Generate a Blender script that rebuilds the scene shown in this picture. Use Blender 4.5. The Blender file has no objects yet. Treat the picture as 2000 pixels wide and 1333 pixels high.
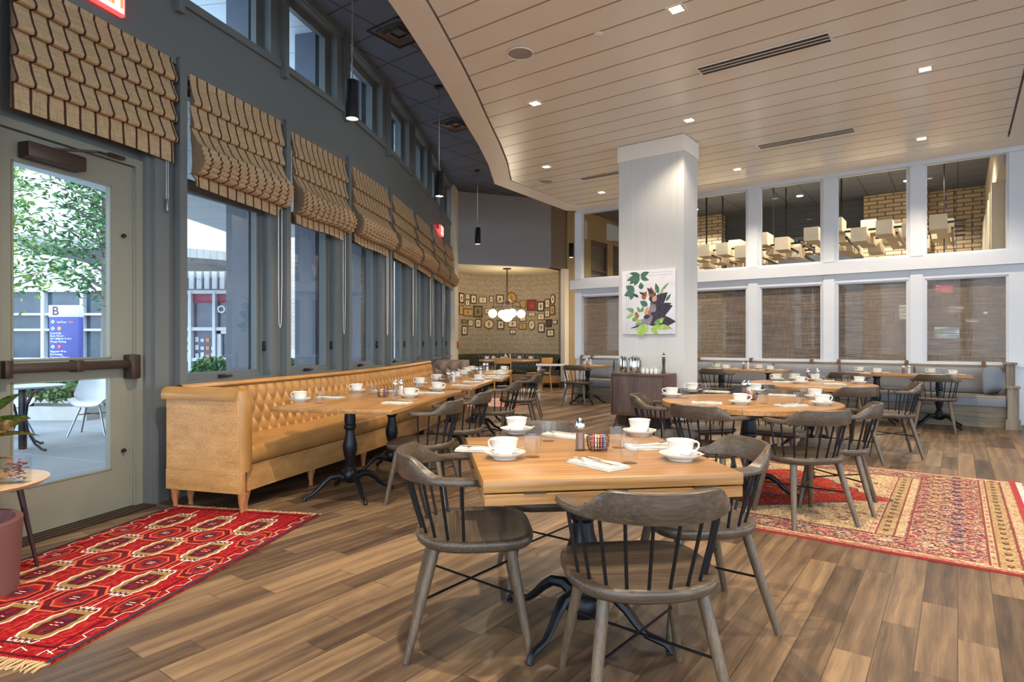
import bpy, math, random
from mathutils import Vector, Matrix
R = math.radians
PI = math.pi
random.seed(7)
sc = bpy.context.scene
col = sc.collection

# ------------------------------------------------------------------ camera, world, light, exposure
FPX = 1180.0
CH = 1.25
cam_d = bpy.data.cameras.new('camera')
cam_d.sensor_width = 36.0
cam_d.lens = 36.0 * FPX / 2000.0
cam_d.clip_end = 300
cam = bpy.data.objects.new('camera', cam_d)
col.objects.link(cam)
cam.location = (0, 0, CH)
cam.rotation_euler = (R(90), 0, 0)
sc.camera = cam
sc.view_settings.view_transform = 'Standard'
sc.view_settings.look = 'None'
sc.view_settings.gamma = 1.0
sc.view_settings.use_curve_mapping = False
sc.view_settings.exposure = 0.58

world = bpy.data.worlds.new('sky')
sc.world = world
world.use_nodes = True
wn = world.node_tree
wn.nodes['Background'].inputs['Color'].default_value = (0.72, 0.86, 1.0, 1)
wn.nodes['Background'].inputs['Strength'].default_value = 3.8

def daylight(name, loc, rot, sx, sy, power, color):
    ld = bpy.data.lights.new(name, 'AREA')
    ld.shape = 'RECTANGLE'; ld.size = sx; ld.size_y = sy
    ld.energy = power; ld.color = color
    lo = bpy.data.objects.new(name, ld)
    lo.location = loc; lo.rotation_euler = rot
    col.objects.link(lo)
    return lo

WARM = (1.0, 0.84, 0.64)
LAMP_W = 170.0          # one ceiling downlight

# ------------------------------------------------------------------ helpers
def lin(c):
    c = c / 255.0
    return c / 12.92 if c <= 0.04045 else ((c + 0.055) / 1.055) ** 2.4

def rgb(*c):
    return (lin(c[0]), lin(c[1]), lin(c[2]), 1.0)

def tp(px, py, z=0.0):
    """point on the horizontal plane z that the photo shows at pixel px, py"""
    d = (CH - z) * FPX / (py - 666.5)
    return Vector(((px - 1000) / FPX * d, d, z))

class MB:
    """collects faces for ONE mesh object"""
    def __init__(self):
        self.v = []; self.f = []; self.m = []; self.s = []
        self.T = Matrix.Identity(4); self.mi = 0; self.sm = True
    def add(self, vs, fs):
        o = len(self.v)
        T = self.T
        self.v.extend([tuple(T @ Vector(p)) for p in vs])
        for f in fs:
            self.f.append([i + o for i in f]); self.m.append(self.mi); self.s.append(self.sm)
    def box(self, x0, x1, y0, y1, z0, z1):
        vs = [(x0, y0, z0), (x1, y0, z0), (x1, y1, z0), (x0, y1, z0), (x0, y0, z1), (x1, y0, z1), (x1, y1, z1), (x0, y1, z1)]
        self.add(vs, [(0, 3, 2, 1), (4, 5, 6, 7), (0, 1, 5, 4), (1, 2, 6, 5), (2, 3, 7, 6), (3, 0, 4, 7)])
        return self
    def bbox(self, x0, x1, y0, y1, z0, z1, b=0.005, n=2):
        """box with rounded edges"""
        b = min(b, (x1 - x0) * .49, (y1 - y0) * .49, (z1 - z0) * .49)
        rings = []
        def ring(ins, z):
            pts = []
            for cx, cy, a0 in ((x1 - b, y1 - b, 0), (x0 + b, y1 - b, 90), (x0 + b, y0 + b, 180), (x1 - b, y0 + b, 270)):
                for k in range(n + 1):
                    a = R(a0 + 90 * k / n)
                    pts.append((cx + (b - ins) * math.cos(a), cy + (b - ins) * math.sin(a), z))
            return pts
        for k in range(n + 1):
            a = R(90 * k / n)
            rings.append(ring(b * (1 - math.sin(a)), z0 + b * (1 - math.cos(a))))
        for k in range(n + 1):
            a = R(90 * (1 - k / n))
            rings.append(ring(b * (1 - math.sin(a)), z1 - b * (1 - math.cos(a))))
        return self.loft(rings)
    def loft(self, rings, closed=True, caps=True, loop=False):
        n = len(rings[0]); vs = [p for r in rings for p in r]; fs = []
        m = len(rings)
        for i in range(m if loop else m - 1):
            a = i * n; b = ((i + 1) % m) * n
            for j in range(n if closed else n - 1):
                k = (j + 1) % n
                fs.append((a + j, a + k, b + k, b + j))
        if caps and not loop and closed:
            fs.append(tuple(range(n - 1, -1, -1)))
            fs.append(tuple((m - 1) * n + j for j in range(n)))
        self.add(vs, fs)
        return self
    def lathe(self, prof, n=24, c=(0, 0, 0), caps=True):
        rings = [[(c[0] + max(r, 1e-4) * math.cos(2 * PI * j / n), c[1] + max(r, 1e-4) * math.sin(2 * PI * j / n), c[2] + z) for j in range(n)] for r, z in prof]
        return self.loft(rings, caps=caps)
    def tube(self, pts, rad, n=8, caps=True, flat=1.0, up=None, loop=False):
        pts = [Vector(p) for p in pts]
        m = len(pts)
        if not isinstance(rad, (list, tuple)):
            rad = [rad] * m
        t0 = (pts[1] - pts[0]).normalized()
        ref = Vector(up) if up else (Vector((0, 0, 1)) if abs(t0.z) < 0.9 else Vector((1, 0, 0)))
        rings = []; nrm = None
        for i, p in enumerate(pts):
            if loop:
                t = (pts[(i + 1) % m] - pts[i - 1]).normalized()
            else:
                t = (pts[min(i + 1, m - 1)] - pts[max(i - 1, 0)]).normalized()
            if nrm is None or up:
                nrm = (ref - t * ref.dot(t)).normalized()
            else:
                nrm = (nrm - t * nrm.dot(t)).normalized()
            b = t.cross(nrm)
            rings.append([tuple(p + (nrm * math.cos(2 * PI * j / n) * flat + b * math.sin(2 * PI * j / n)) * rad[i]) for j in range(n)])
        return self.loft(rings, caps=caps, loop=loop)
    def prism(self, poly, z0, z1):
        n = len(poly)
        vs = [(x, y, z0) for x, y in poly] + [(x, y, z1) for x, y in poly]
        fs = [tuple(range(n - 1, -1, -1)), tuple(range(n, 2 * n))]
        fs += [(i, (i + 1) % n, n + (i + 1) % n, n + i) for i in range(n)]
        self.add(vs, fs)
        return self
    def grid(self, nx, ny, fn, wrap=False):
        vs = [fn(i, j) for i in range(nx) for j in range(ny)]
        fs = []
        for i in range(nx if wrap else nx - 1):
            for j in range(ny - 1):
                a = i * ny + j; b = ((i + 1) % nx) * ny + j
                fs.append((a, b, b + 1, a + 1))
        self.add(vs, fs)
        return self
    def poly(self, pts):
        self.add(pts, [tuple(range(len(pts)))])
        return self
    def sphere(self, c, r, n=16, m=10, sz=1.0):
        return self.lathe([(r * math.sin(PI * k / m), -r * sz * math.cos(PI * k / m)) for k in range(m + 1)], n, c)
    def build(self, name, mats, parent=None, angle=35, bevel=0, kind=None, sub=0):
        me = bpy.data.meshes.new(name)
        me.from_pydata(self.v, [], self.f)
        if not isinstance(mats, (list, tuple)):
            mats = [mats]
        for m in mats:
            me.materials.append(m)
        me.polygons.foreach_set('material_index', self.m)
        me.polygons.foreach_set('use_smooth', self.s)
        me.update()
        import bmesh
        bm = bmesh.new(); bm.from_mesh(me)
        bmesh.ops.recalc_face_normals(bm, faces=bm.faces)
        bm.to_mesh(me); bm.free()
        me.set_sharp_from_angle(angle=R(angle))
        o = bpy.data.objects.new(name, me)
        col.objects.link(o)
        if parent is not None:
            o.parent = parent
        if bevel:
            b = o.modifiers.new('bevel', 'BEVEL'); b.width = bevel; b.segments = 2; b.limit_method = 'ANGLE'; b.angle_limit = R(40)
        if sub:
            b = o.modifiers.new('sub', 'SUBSURF'); b.levels = sub; b.render_levels = sub
        if kind:
            o['kind'] = kind
        return o

def frame(o, ex, ey, ez=(0, 0, 1)):
    """matrix taking local x,y,z to the given world axes at o"""
    m = Matrix.Identity(4)
    for i, a in enumerate((ex, ey, ez)):
        for j in range(3):
            m[j][i] = a[j]
    for j in range(3):
        m[j][3] = o[j]
    return m

def thing(name, label, cat, loc=(0, 0, 0), rz=0.0, group=None):
    o = bpy.data.objects.new(name, None)
    o.empty_display_size = 0.1
    col.objects.link(o)
    o.location = loc; o.rotation_euler = (0, 0, rz)
    o['label'] = label; o['category'] = cat
    if group: o['group'] = group
    return o

def tag(o, label, cat, group=None, kind=None):
    o['label'] = label; o['category'] = cat
    if group: o['group'] = group
    if kind: o['kind'] = kind
    return o

def dup(root, loc, rz, label, group=None):
    r = root.copy(); col.objects.link(r)
    r.location = loc; r.rotation_euler = (root.rotation_euler[0], root.rotation_euler[1], rz)
    r['label'] = label
    if group: r['group'] = group
    elif 'group' in r.keys(): del r['group']
    for ch in root.children:
        c = ch.copy(); col.objects.link(c); c.parent = r
        for g in ch.children:
            d = g.copy(); col.objects.link(d); d.parent = c
    return r

PROTO = {}
def place(kind, builder, loc, rz, label, group=None):
    """first call builds the thing itself, later calls copy it with its parts"""
    if kind not in PROTO:
        o = builder()
        PROTO[kind] = o
        o.location = loc; o.rotation_euler = (0, 0, rz)
        o['label'] = label
        if group: o['group'] = group
        return o
    return dup(PROTO[kind], loc, rz, label, group)

def struct(name, mb, mats, parent=None, **k):
    return mb.build(name, mats, parent, kind='structure', **k)

# ------------------------------------------------------------------ materials
MAT = {}
def newmat(name):
    m = bpy.data.materials.new(name); m.use_nodes = True
    nt = m.node_tree
    MAT[name] = m
    return m, nt, nt.nodes['Principled BSDF']

def nd(nt, t, ins=None, **props):
    n = nt.nodes.new(t)
    for k, v in props.items():
        setattr(n, k, v)
    for k, v in (ins or {}).items():
        if isinstance(v, bpy.types.NodeSocket):
            nt.links.new(v, n.inputs[k])
        else:
            n.inputs[k].default_value = v
    return n

def ramp(nt, fac, stops, interp='LINEAR'):
    r = nd(nt, 'ShaderNodeValToRGB', {'Fac': fac})
    cr = r.color_ramp; cr.interpolation = interp
    while len(cr.elements) < len(stops): cr.elements.new(0.5)
    for e, (p, c) in zip(cr.elements, stops):
        e.position = p; e.color = c
    return r.outputs['Color']

def coords(nt, scale=(1, 1, 1), rz=0.0, which='Object', loc=(0, 0, 0)):
    tc = nd(nt, 'ShaderNodeTexCoord')
    mp = nd(nt, 'ShaderNodeMapping', {'Vector': tc.outputs[which]})
    if rz and tuple(scale) != (1, 1, 1):          # turn first, then stretch
        mp.inputs['Rotation'].default_value = (0, 0, rz)
        mp = nd(nt, 'ShaderNodeMapping', {'Vector': mp.outputs['Vector']}); rz = 0.0
    mp.inputs['Scale'].default_value = scale
    mp.inputs['Rotation'].default_value = (0, 0, rz)
    mp.inputs['Location'].default_value = loc
    return mp.outputs['Vector']

def plain(name, c, rough=0.5, metal=0.0, var=0.06, scale=6.0, bump=0.0, coat=0.0, spec=0.5):
    """one colour with a slight procedural mottling"""
    m, nt, p = newmat(name)
    v = coords(nt)
    n = nd(nt, 'ShaderNodeTexNoise', {'Vector': v, 'Scale': scale, 'Detail': 3.0})
    a = [x * (1 - var) for x in c[:3]] + [1]; b = [min(1, x * (1 + var)) for x in c[:3]] + [1]
    nt.links.new(ramp(nt, n.outputs['Fac'], [(0.3, a), (0.7, b)]), p.inputs['Base Color'])
    p.inputs['Roughness'].default_value = rough
    p.inputs['Metallic'].default_value = metal
    p.inputs['Specular IOR Level'].default_value = spec
    if coat: p.inputs['Coat Weight'].default_value = coat
    if bump:
        n2 = nd(nt, 'ShaderNodeTexNoise', {'Vector': v, 'Scale': scale * 12, 'Detail': 2.0})
        bp = nd(nt, 'ShaderNodeBump', {'Height': n2.outputs['Fac'], 'Strength': bump, 'Distance': 0.01})
        nt.links.new(bp.outputs['Normal'], p.inputs['Normal'])
    return m

def wood(name, cols, axis=0, rough=0.45, freq=9.0, stretch=0.12, bump=0.12, spec=0.5, offset=0.0, dist=0.3):
    """grain stretched along an axis, cols dark to light"""
    m, nt, p = newmat(name)
    s = [1.0, 1.0, 1.0]; s[axis] = stretch
    v = coords(nt, tuple(s), loc=(offset, offset * 1.7, 0))
    n = nd(nt, 'ShaderNodeTexNoise', {'Vector': v, 'Scale': freq, 'Detail': 4.0, 'Roughness': 0.55, 'Distortion': dist})
    s2 = [1.0, 1.0, 1.0]; s2[axis] = stretch * 0.4
    v2 = coords(nt, tuple(s2))
    n2 = nd(nt, 'ShaderNodeTexNoise', {'Vector': v2, 'Scale': freq * 14, 'Detail': 2.0})
    mx = nd(nt, 'ShaderNodeMath', {0: n.outputs['Fac'], 1: n2.outputs['Fac']}, operation='ADD')
    mh = nd(nt, 'ShaderNodeMath', {0: mx.outputs[0], 1: 0.5}, operation='MULTIPLY')
    k = len(cols)
    nt.links.new(ramp(nt, mh.outputs[0], [(0.36 + 0.28 * i / (k - 1), c) for i, c in enumerate(cols)]), p.inputs['Base Color'])
    p.inputs['Roughness'].default_value = rough
    p.inputs['Specular IOR Level'].default_value = spec
    bp = nd(nt, 'ShaderNodeBump', {'Height': n2.outputs['Fac'], 'Strength': bump, 'Distance': 0.002})
    nt.links.new(bp.outputs['Normal'], p.inputs['Normal'])
    return m

def emit(name, c, strength):
    m, nt, p = newmat(name)
    p.inputs['Base Color'].default_value = c
    p.inputs['Emission Color'].default_value = c
    p.inputs['Emission Strength'].default_value = strength
    return m

def pane(name, tint=(1, 1, 1, 1), ior=1.45, mult=1.0, base=0.0):
    """thin clear glass: see-through with a reflection that grows at grazing angles"""
    m, nt, p = newmat(name)
    nt.nodes.remove(p)
    lw = nd(nt, 'ShaderNodeLayerWeight', {'Blend': 0.5})
    pw = nd(nt, 'ShaderNodeMath', {0: lw.outputs['Facing'], 1: 4.0}, operation='POWER')
    ad = nd(nt, 'ShaderNodeMath', {0: pw.outputs[0], 1: 0.35 * mult, 2: 0.03 + base}, operation='MULTIPLY_ADD', use_clamp=True)
    t = nd(nt, 'ShaderNodeBsdfTransparent', {'Color': tint})
    g = nd(nt, 'ShaderNodeBsdfGlossy', {'Color': (1, 1, 1, 1), 'Roughness': 0.02})
    mx = nd(nt, 'ShaderNodeMixShader', {'Fac': ad.outputs[0], 1: t.outputs[0], 2: g.outputs[0]})
    nt.links.new(mx.outputs[0], nt.nodes['Material Output'].inputs['Surface'])
    return m

U = Vector((0.805, -0.594, 0)).normalized()     # along the storefront, towards the right
V = Vector((-U.y, U.x, 0))                      # away through the storefront
ANG_V = math.atan2(V.y, V.x)

# floor: wide staggered planks laid along V
def floor_mat():
    m, nt, p = newmat('oak plank floor')
    v = coords(nt, rz=-ANG_V)
    br = nd(nt, 'ShaderNodeTexBrick', {'Vector': v, 'Color1': (0, 0, 0, 1), 'Color2': (1, 1, 1, 1), 'Mortar': (0.5, 0.5, 0.5, 1),
            'Scale': 1.0, 'Mortar Size': 0.0016, 'Mortar Smooth': 0.2, 'Brick Width': 1.05, 'Row Height': 0.136})
    br.offset = 0.37; br.offset_frequency = 2; br.squash = 0.72; br.squash_frequency = 3
    vg = coords(nt, (1.1, 7, 1), rz=-ANG_V)
    # shift the grain per plank
    sep = nd(nt, 'ShaderNodeVectorMath', {0: vg, 1: br.outputs['Color']}, operation='ADD')
    sc2 = nd(nt, 'ShaderNodeVectorMath', {0: br.outputs['Color'], 1: (13.0, 7.0, 3.0)}, operation='MULTIPLY')
    sep = nd(nt, 'ShaderNodeVectorMath', {0: vg, 1: sc2.outputs[0]}, operation='ADD')
    n = nd(nt, 'ShaderNodeTexNoise', {'Vector': sep.outputs[0], 'Scale': 1.7, 'Detail': 5.0, 'Roughness': 0.6, 'Distortion': 1.1})
    n2 = nd(nt, 'ShaderNodeTexNoise', {'Vector': v, 'Scale': 1.6, 'Detail': 2.0})
    w = nd(nt, 'ShaderNodeTexWave', {'Vector': sep.outputs[0], 'Scale': 0.5, 'Distortion': 9.0, 'Detail': 3.0, 'Detail Scale': 1.2}, wave_type='BANDS', bands_direction='Y')
    vf = coords(nt, (5, 95, 1), rz=-ANG_V)
    nf = nd(nt, 'ShaderNodeTexNoise', {'Vector': vf, 'Scale': 1.0, 'Detail': 4.0, 'Roughness': 0.65, 'Distortion': 0.4})
    a0_ = nd(nt, 'ShaderNodeMath', {0: nf.outputs['Fac'], 1: 0.34}, operation='MULTIPLY')
    a = nd(nt, 'ShaderNodeMath', {0: n.outputs['Fac'], 1: 0.22, 2: a0_.outputs[0]}, operation='MULTIPLY_ADD')
    b = nd(nt, 'ShaderNodeMath', {0: br.outputs['Color'], 1: 0.30, 2: a.outputs[0]}, operation='MULTIPLY_ADD')
    c = nd(nt, 'ShaderNodeMath', {0: w.outputs['Fac'], 1: 0.10, 2: b.outputs[0]}, operation='MULTIPLY_ADD')
    d = nd(nt, 'ShaderNodeMath', {0: n2.outputs['Fac'], 1: 0.18, 2: c.outputs[0]}, operation='MULTIPLY_ADD')
    cl = ramp(nt, d.outputs[0], [(0.32, rgb(50, 39, 31)), (0.45, rgb(80, 63, 49)), (0.58, rgb(105, 84, 64)), (0.78, rgb(142, 115, 85))])
    mx = nd(nt, 'ShaderNodeMix', {0: br.outputs['Fac'], 6: cl, 7: rgb(58, 42, 32)}, data_type='RGBA')
    nt.links.new(mx.outputs[2], p.inputs['Base Color'])
    rr = nd(nt, 'ShaderNodeMapRange', {0: n.outputs['Fac'], 3: 0.30, 4: 0.48})
    nt.links.new(rr.outputs[0], p.inputs['Roughness'])
    hb = nd(nt, 'ShaderNodeMath', {0: br.outputs['Fac'], 1: -1.0, 2: n.outputs['Fac']}, operation='MULTIPLY_ADD')
    bp = nd(nt, 'ShaderNodeBump', {'Height': hb.outputs[0], 'Strength': 0.25, 'Distance': 0.003})
    nt.links.new(bp.outputs['Normal'], p.inputs['Normal'])
    return m

def groove_mat(name, base, dark, width, rz, rough, axis='Y', line=0.035, bump=0.5):
    """boards divided by grooves, axis across the boards"""
    m, nt, p = newmat(name)
    v = coords(nt, rz=rz)
    s = nd(nt, 'ShaderNodeSeparateXYZ', {0: v})
    q = nd(nt, 'ShaderNodeMath', {0: s.outputs[axis], 1: 1.0 / width}, operation='MULTIPLY')
    fr = nd(nt, 'ShaderNodeMath', {0: q.outputs[0]}, operation='FRACT')
    k = ramp(nt, fr.outputs[0], [(0.0, (1, 1, 1, 1)), (line, (1, 1, 1, 1)), (line * 1.5, (0, 0, 0, 1)), (1.0, (0, 0, 0, 1))])
    n = nd(nt, 'ShaderNodeTexNoise', {'Vector': v, 'Scale': 2.0, 'Detail': 3.0})
    cc = ramp(nt, n.outputs['Fac'], [(0.3, [x * .96 for x in base[:3]] + [1]), (0.7, base)])
    mx = nd(nt, 'ShaderNodeMix', {0: k, 6: cc, 7: dark}, data_type='RGBA')
    nt.links.new(mx.outputs[2], p.inputs['Base Color'])
    p.inputs['Roughness'].default_value = rough
    bp = nd(nt, 'ShaderNodeBump', {'Height': k, 'Strength': bump, 'Distance': 0.006}, invert=True)
    nt.links.new(bp.outputs['Normal'], p.inputs['Normal'])
    return m

def tile_mat(name, base, dark, size, rz, rough=0.8, w=None, mortar=0.012, c2=None, vertical=False, bump=0.2, off=0.0):
    m, nt, p = newmat(name)
    v = coords(nt, rz=rz)
    if vertical:
        s = nd(nt, 'ShaderNodeSeparateXYZ', {0: v})
        v = nd(nt, 'ShaderNodeCombineXYZ', {0: s.outputs['X'], 1: s.outputs['Z']}).outputs[0]
    br = nd(nt, 'ShaderNodeTexBrick', {'Vector': v, 'Color1': base, 'Color2': c2 or base, 'Mortar': dark, 'Scale': 1.0,
            'Mortar Size': mortar, 'Mortar Smooth': 0.1, 'Brick Width': w or size, 'Row Height': size})
    br.offset = off
    nt.links.new(br.outputs['Color'], p.inputs['Base Color'])
    p.inputs['Roughness'].default_value = rough
    bp = nd(nt, 'ShaderNodeBump', {'Height': br.outputs['Fac'], 'Strength': bump, 'Distance': 0.01}, invert=True)
    nt.links.new(bp.outputs['Normal'], p.inputs['Normal'])
    return m

def stripe_mat():
    """linen shade fabric with brown vertical stripes, stripes across local x"""
    m, nt, p = newmat('striped linen')
    v = coords(nt)
    s = nd(nt, 'ShaderNodeSeparateXYZ', {0: v})
    nz = nd(nt, 'ShaderNodeTexNoise', {'Vector': v, 'Scale': 9.0, 'Detail': 1.0})
    wob = nd(nt, 'ShaderNodeMath', {0: nz.outputs['Fac'], 1: 0.012, 2: s.outputs['X']}, operation='MULTIPLY_ADD')
    q = nd(nt, 'ShaderNodeMath', {0: wob.outputs[0], 1: 1 / 0.106}, operation='MULTIPLY')
    fr = nd(nt, 'ShaderNodeMath', {0: q.outputs[0]}, operation='FRACT')
    k = ramp(nt, fr.outputs[0], [(0.0, (0, 0, 0, 1)), (0.41, (0, 0, 0, 1)), (0.45, (1, 1, 1, 1)), (0.57, (1, 1, 1, 1)), (0.61, (0, 0, 0, 1))])
    wv = nd(nt, 'ShaderNodeTexNoise', {'Vector': coords(nt, (1, 1, 0.06)), 'Scale': 160.0, 'Detail': 2.0})
    wh = nd(nt, 'ShaderNodeTexNoise', {'Vector': coords(nt, (0.06, 1, 1)), 'Scale': 160.0, 'Detail': 2.0})
    ad = nd(nt, 'ShaderNodeMath', {0: wv.outputs['Fac'], 1: wh.outputs['Fac']}, operation='ADD')
    hf = nd(nt, 'ShaderNodeMath', {0: ad.outputs[0], 1: 0.5}, operation='MULTIPLY')
    lc = ramp(nt, hf.outputs[0], [(0.38, rgb(168, 140, 108)), (0.62, rgb(200, 172, 136))])
    mx = nd(nt, 'ShaderNodeMix', {0: k, 6: lc, 7: rgb(72, 48, 38)}, data_type='RGBA')
    nt.links.new(mx.outputs[2], p.inputs['Base Color'])
    p.inputs['Roughness'].default_value = 0.9
    p.inputs['Specular IOR Level'].default_value = 0.1
    tr = nd(nt, 'ShaderNodeBsdfTranslucent', {'Color': mx.outputs[2]})
    ms = nd(nt, 'ShaderNodeMixShader', {'Fac': 0.12, 1: p.outputs[0], 2: tr.outputs[0]})
    nt.links.new(ms.outputs[0], nt.nodes['Material Output'].inputs['Surface'])
    return m

def woven_mat():
    """brown woven wood shade, partly see-through"""
    m, nt, p = newmat('woven wood shade')
    n1 = nd(nt, 'ShaderNodeTexNoise', {'Vector': coords(nt, (1, 1, 0.02)), 'Scale': 170.0, 'Detail': 2.0})
    n2 = nd(nt, 'ShaderNodeTexNoise', {'Vector': coords(nt, (0.02, 0.02, 1)), 'Scale': 110.0, 'Detail': 2.0})
    ad = nd(nt, 'ShaderNodeMath', {0: n1.outputs['Fac'], 1: n2.outputs['Fac']}, operation='ADD')
    hf = nd(nt, 'ShaderNodeMath', {0: ad.outputs[0], 1: 0.5}, operation='MULTIPLY')
    cl = ramp(nt, hf.outputs[0], [(0.38, rgb(78, 62, 50)), (0.5, rgb(112, 92, 76)), (0.62, rgb(146, 124, 104))])
    nt.links.new(cl, p.inputs['Base Color'])
    p.inputs['Roughness'].default_value = 0.8
    t = nd(nt, 'ShaderNodeBsdfTransparent')
    op = nd(nt, 'ShaderNodeMapRange', {0: n2.outputs['Fac'], 1: 0.35, 2: 0.58, 3: 0.70, 4: 1.0})
    ms = nd(nt, 'ShaderNodeMixShader', {'Fac': op.outputs[0], 1: t.outputs[0], 2: p.outputs[0]})
    nt.links.new(ms.outputs[0], nt.nodes['Material Output'].inputs['Surface'])
    return m

def fleck_mat(name, cols, size=45.0, rough=0.95, mixc=None):
    """many small knots of colour, like a worn hand knotted pile"""
    m, nt, p = newmat(name)
    v = coords(nt)
    vo = nd(nt, 'ShaderNodeTexVoronoi', {'Vector': v, 'Scale': size})
    s = nd(nt, 'ShaderNodeSeparateXYZ', {0: vo.outputs['Color']})
    k = len(cols)
    c = ramp(nt, s.outputs['X'], [(i / k, x) for i, x in enumerate(cols)], 'CONSTANT')
    n = nd(nt, 'ShaderNodeTexNoise', {'Vector': v, 'Scale': 240.0, 'Detail': 2.0})
    mu = nd(nt, 'ShaderNodeMapRange', {0: n.outputs['Fac'], 1: 0.3, 2: 0.7, 3: 0.75, 4: 1.15})
    mx = nd(nt, 'ShaderNodeVectorMath', {0: c, 1: mu.outputs[0]}, operation='MULTIPLY')
    nt.links.new(mx.outputs[0], p.inputs['Base Color'])
    p.inputs['Roughness'].default_value = rough
    p.inputs['Specular IOR Level'].default_value = 0.1
    return m

def steel_mat(name, c, rough):
    return plain(name, c, rough, 1.0, 0.04, 30)

M_floor = floor_mat()
M_white_ceil = groove_mat('white board ceiling', rgb(238, 233, 222), rgb(156, 140, 120), 0.36, -math.atan2(U.y, U.x), 0.26, 'Y', 0.045)  # darker line colour paints in the shade of the V-grooves
M_soffit = plain('warm white paint', rgb(236, 230, 219), 0.45, var=.015)
M_darktile = tile_mat('dark ceiling tile', rgb(84, 92, 106), rgb(50, 55, 66), 0.61, -ANG_V, 0.75, mortar=0.014)
M_blue = plain('slate paint', rgb(98, 102, 102), 0.42, scale=3, var=.02)
M_bluelit = plain('warm lit slate paint', rgb(128, 127, 114), 0.4, scale=3, var=.02)  # door colour: slate with the warm lamp light painted in
M_trimwhite = plain('white woodwork paint', rgb(206, 209, 215), 0.38, var=.012)
M_grey = plain('grey wall paint', rgb(146, 147, 153), 0.7, var=.02)
M_tan = plain('tan wall paint', rgb(132, 120, 104), 0.7, var=.02)
M_cream = plain('cream wall paint', rgb(206, 198, 180), 0.6, var=.02)
M_yellow = plain('straw wall paint', rgb(146, 128, 96), 0.7, var=.02)
M_pillar = wood('pale linen wallcovering', [rgb(196, 195, 192), rgb(201, 200, 198), rgb(206, 205, 203)], 2, 0.7, 40, 0.02, 0.05)
M_black = plain('black iron', rgb(34, 35, 40), 0.38, 0.6)
M_blackrod = plain('black steel rod', rgb(30, 30, 34), 0.35, 0.5)
M_blackp = plain('black enamel', rgb(22, 22, 24), 0.3)
M_glass = pane('window glass', (0.94, 0.98, 1.0, 1), 1.5, 1.6)
M_cup = plain('white china', rgb(220, 218, 211), 0.12, var=0.01, coat=0.4)
M_steel = steel_mat('polished steel', rgb(210, 208, 205), 0.14)
M_brushed = steel_mat('brushed steel', rgb(150, 150, 152), 0.35)
M_bronze = plain('dark bronze', rgb(72, 58, 50), 0.4, 0.6)
M_brass = plain('old brass', rgb(140, 110, 60), 0.4, 0.8)
M_top = wood('honey oak', [rgb(126, 86, 46), rgb(154, 110, 62), rgb(176, 132, 80)], 0, 0.32, 5, 0.10)
M_topy = wood('honey oak lengthwise', [rgb(126, 86, 46), rgb(152, 109, 61), rgb(174, 131, 79)], 1, 0.32, 5, 0.10)
M_chair = wood('grey brown ash', [rgb(56, 45, 36), rgb(76, 63, 50), rgb(93, 79, 64)], 0, 0.36, 9, 0.06, 0.15)
M_chairleg = wood('grey brown ash upright', [rgb(64, 52, 41), rgb(86, 71, 55), rgb(104, 87, 68)], 2, 0.38, 12, 0.05, 0.15)
M_oakpanel = wood('light oak panel', [rgb(160, 112, 62), rgb(182, 134, 80), rgb(200, 154, 98)], 0, 0.4, 14, 0.03, dist=.1)
M_oakleg = wood('light oak leg', [rgb(150, 96, 58), rgb(180, 122, 80)], 2, 0.4, 8, 0.1)
M_leather = plain('caramel leather', rgb(166, 121, 66), 0.32, var=0.14, scale=5, bump=0.08)
M_brleather = plain('brown grey leather', rgb(120, 98, 84), 0.3, var=0.12, bump=0.06)
M_grleather = plain('dark green leather', rgb(58, 60, 44), 0.34, var=0.12, bump=0.06)
M_cushion = plain('grey fabric cushion', rgb(118, 120, 126), 0.6, var=0.08, bump=0.06)
M_beigecush = plain('taupe vinyl seat', rgb(142, 132, 116), 0.4, var=0.06)
M_greywood = wood('weathered grey wood', [rgb(88, 78, 64), rgb(122, 110, 92), rgb(144, 132, 112)], 0, 0.6, 7, 0.08)
M_greywoodv = wood('weathered grey post wood', [rgb(98, 86, 74), rgb(126, 114, 100), rgb(146, 134, 118)], 2, 0.6, 7, 0.08)
M_oaky = wood('light oak panel lengthwise', [rgb(160, 112, 62), rgb(182, 134, 80), rgb(200, 154, 98)], 1, 0.4, 14, 0.03, dist=.1)
M_walnut = wood('walnut', [rgb(66, 44, 36), rgb(92, 66, 54), rgb(112, 84, 68)], 2, 0.4, 9, 0.1)
M_tambour = wood('dull walnut slats', [rgb(82, 66, 64), rgb(104, 86, 82), rgb(120, 102, 96)], 2, 0.4, 9, 0.1)
M_napkin = plain('white napkin cloth', rgb(212, 206, 194), 0.9, var=0.03, bump=0.05)
M_stripe = stripe_mat()
M_woven = woven_mat()
M_drink = pane('drinking glass', (0.97, 0.98, 0.98, 1), 1.5, 0.75, -0.005)
M_glassin = pane('partition glass', (0.96, 0.98, 1.0, 1), 1.5, 0.14, -0.022)
M_wall_dark = plain('dark blue grey boards', rgb(66, 72, 80), 0.6)
M_brick = tile_mat('painted brick', rgb(206, 190, 160), rgb(104, 86, 66), 0.10, 0, 0.8, w=0.28, mortar=0.011, c2=rgb(180, 162, 134), vertical=True, bump=0.5, off=0.5)
M_pvcstrap = plain('tan leather strap', rgb(112, 78, 56), 0.5)
M_base = plain('dark brown baseboard', rgb(72, 56, 46), 0.5)
M_red = plain('fire red plastic', rgb(190, 24, 20), 0.35)
M_lampwarm = emit('lamp warm', (1.0, 0.86, 0.66, 1), 16.0)
M_globe = emit('globe glow', (1.0, 0.90, 0.74, 1), 1.1)

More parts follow.
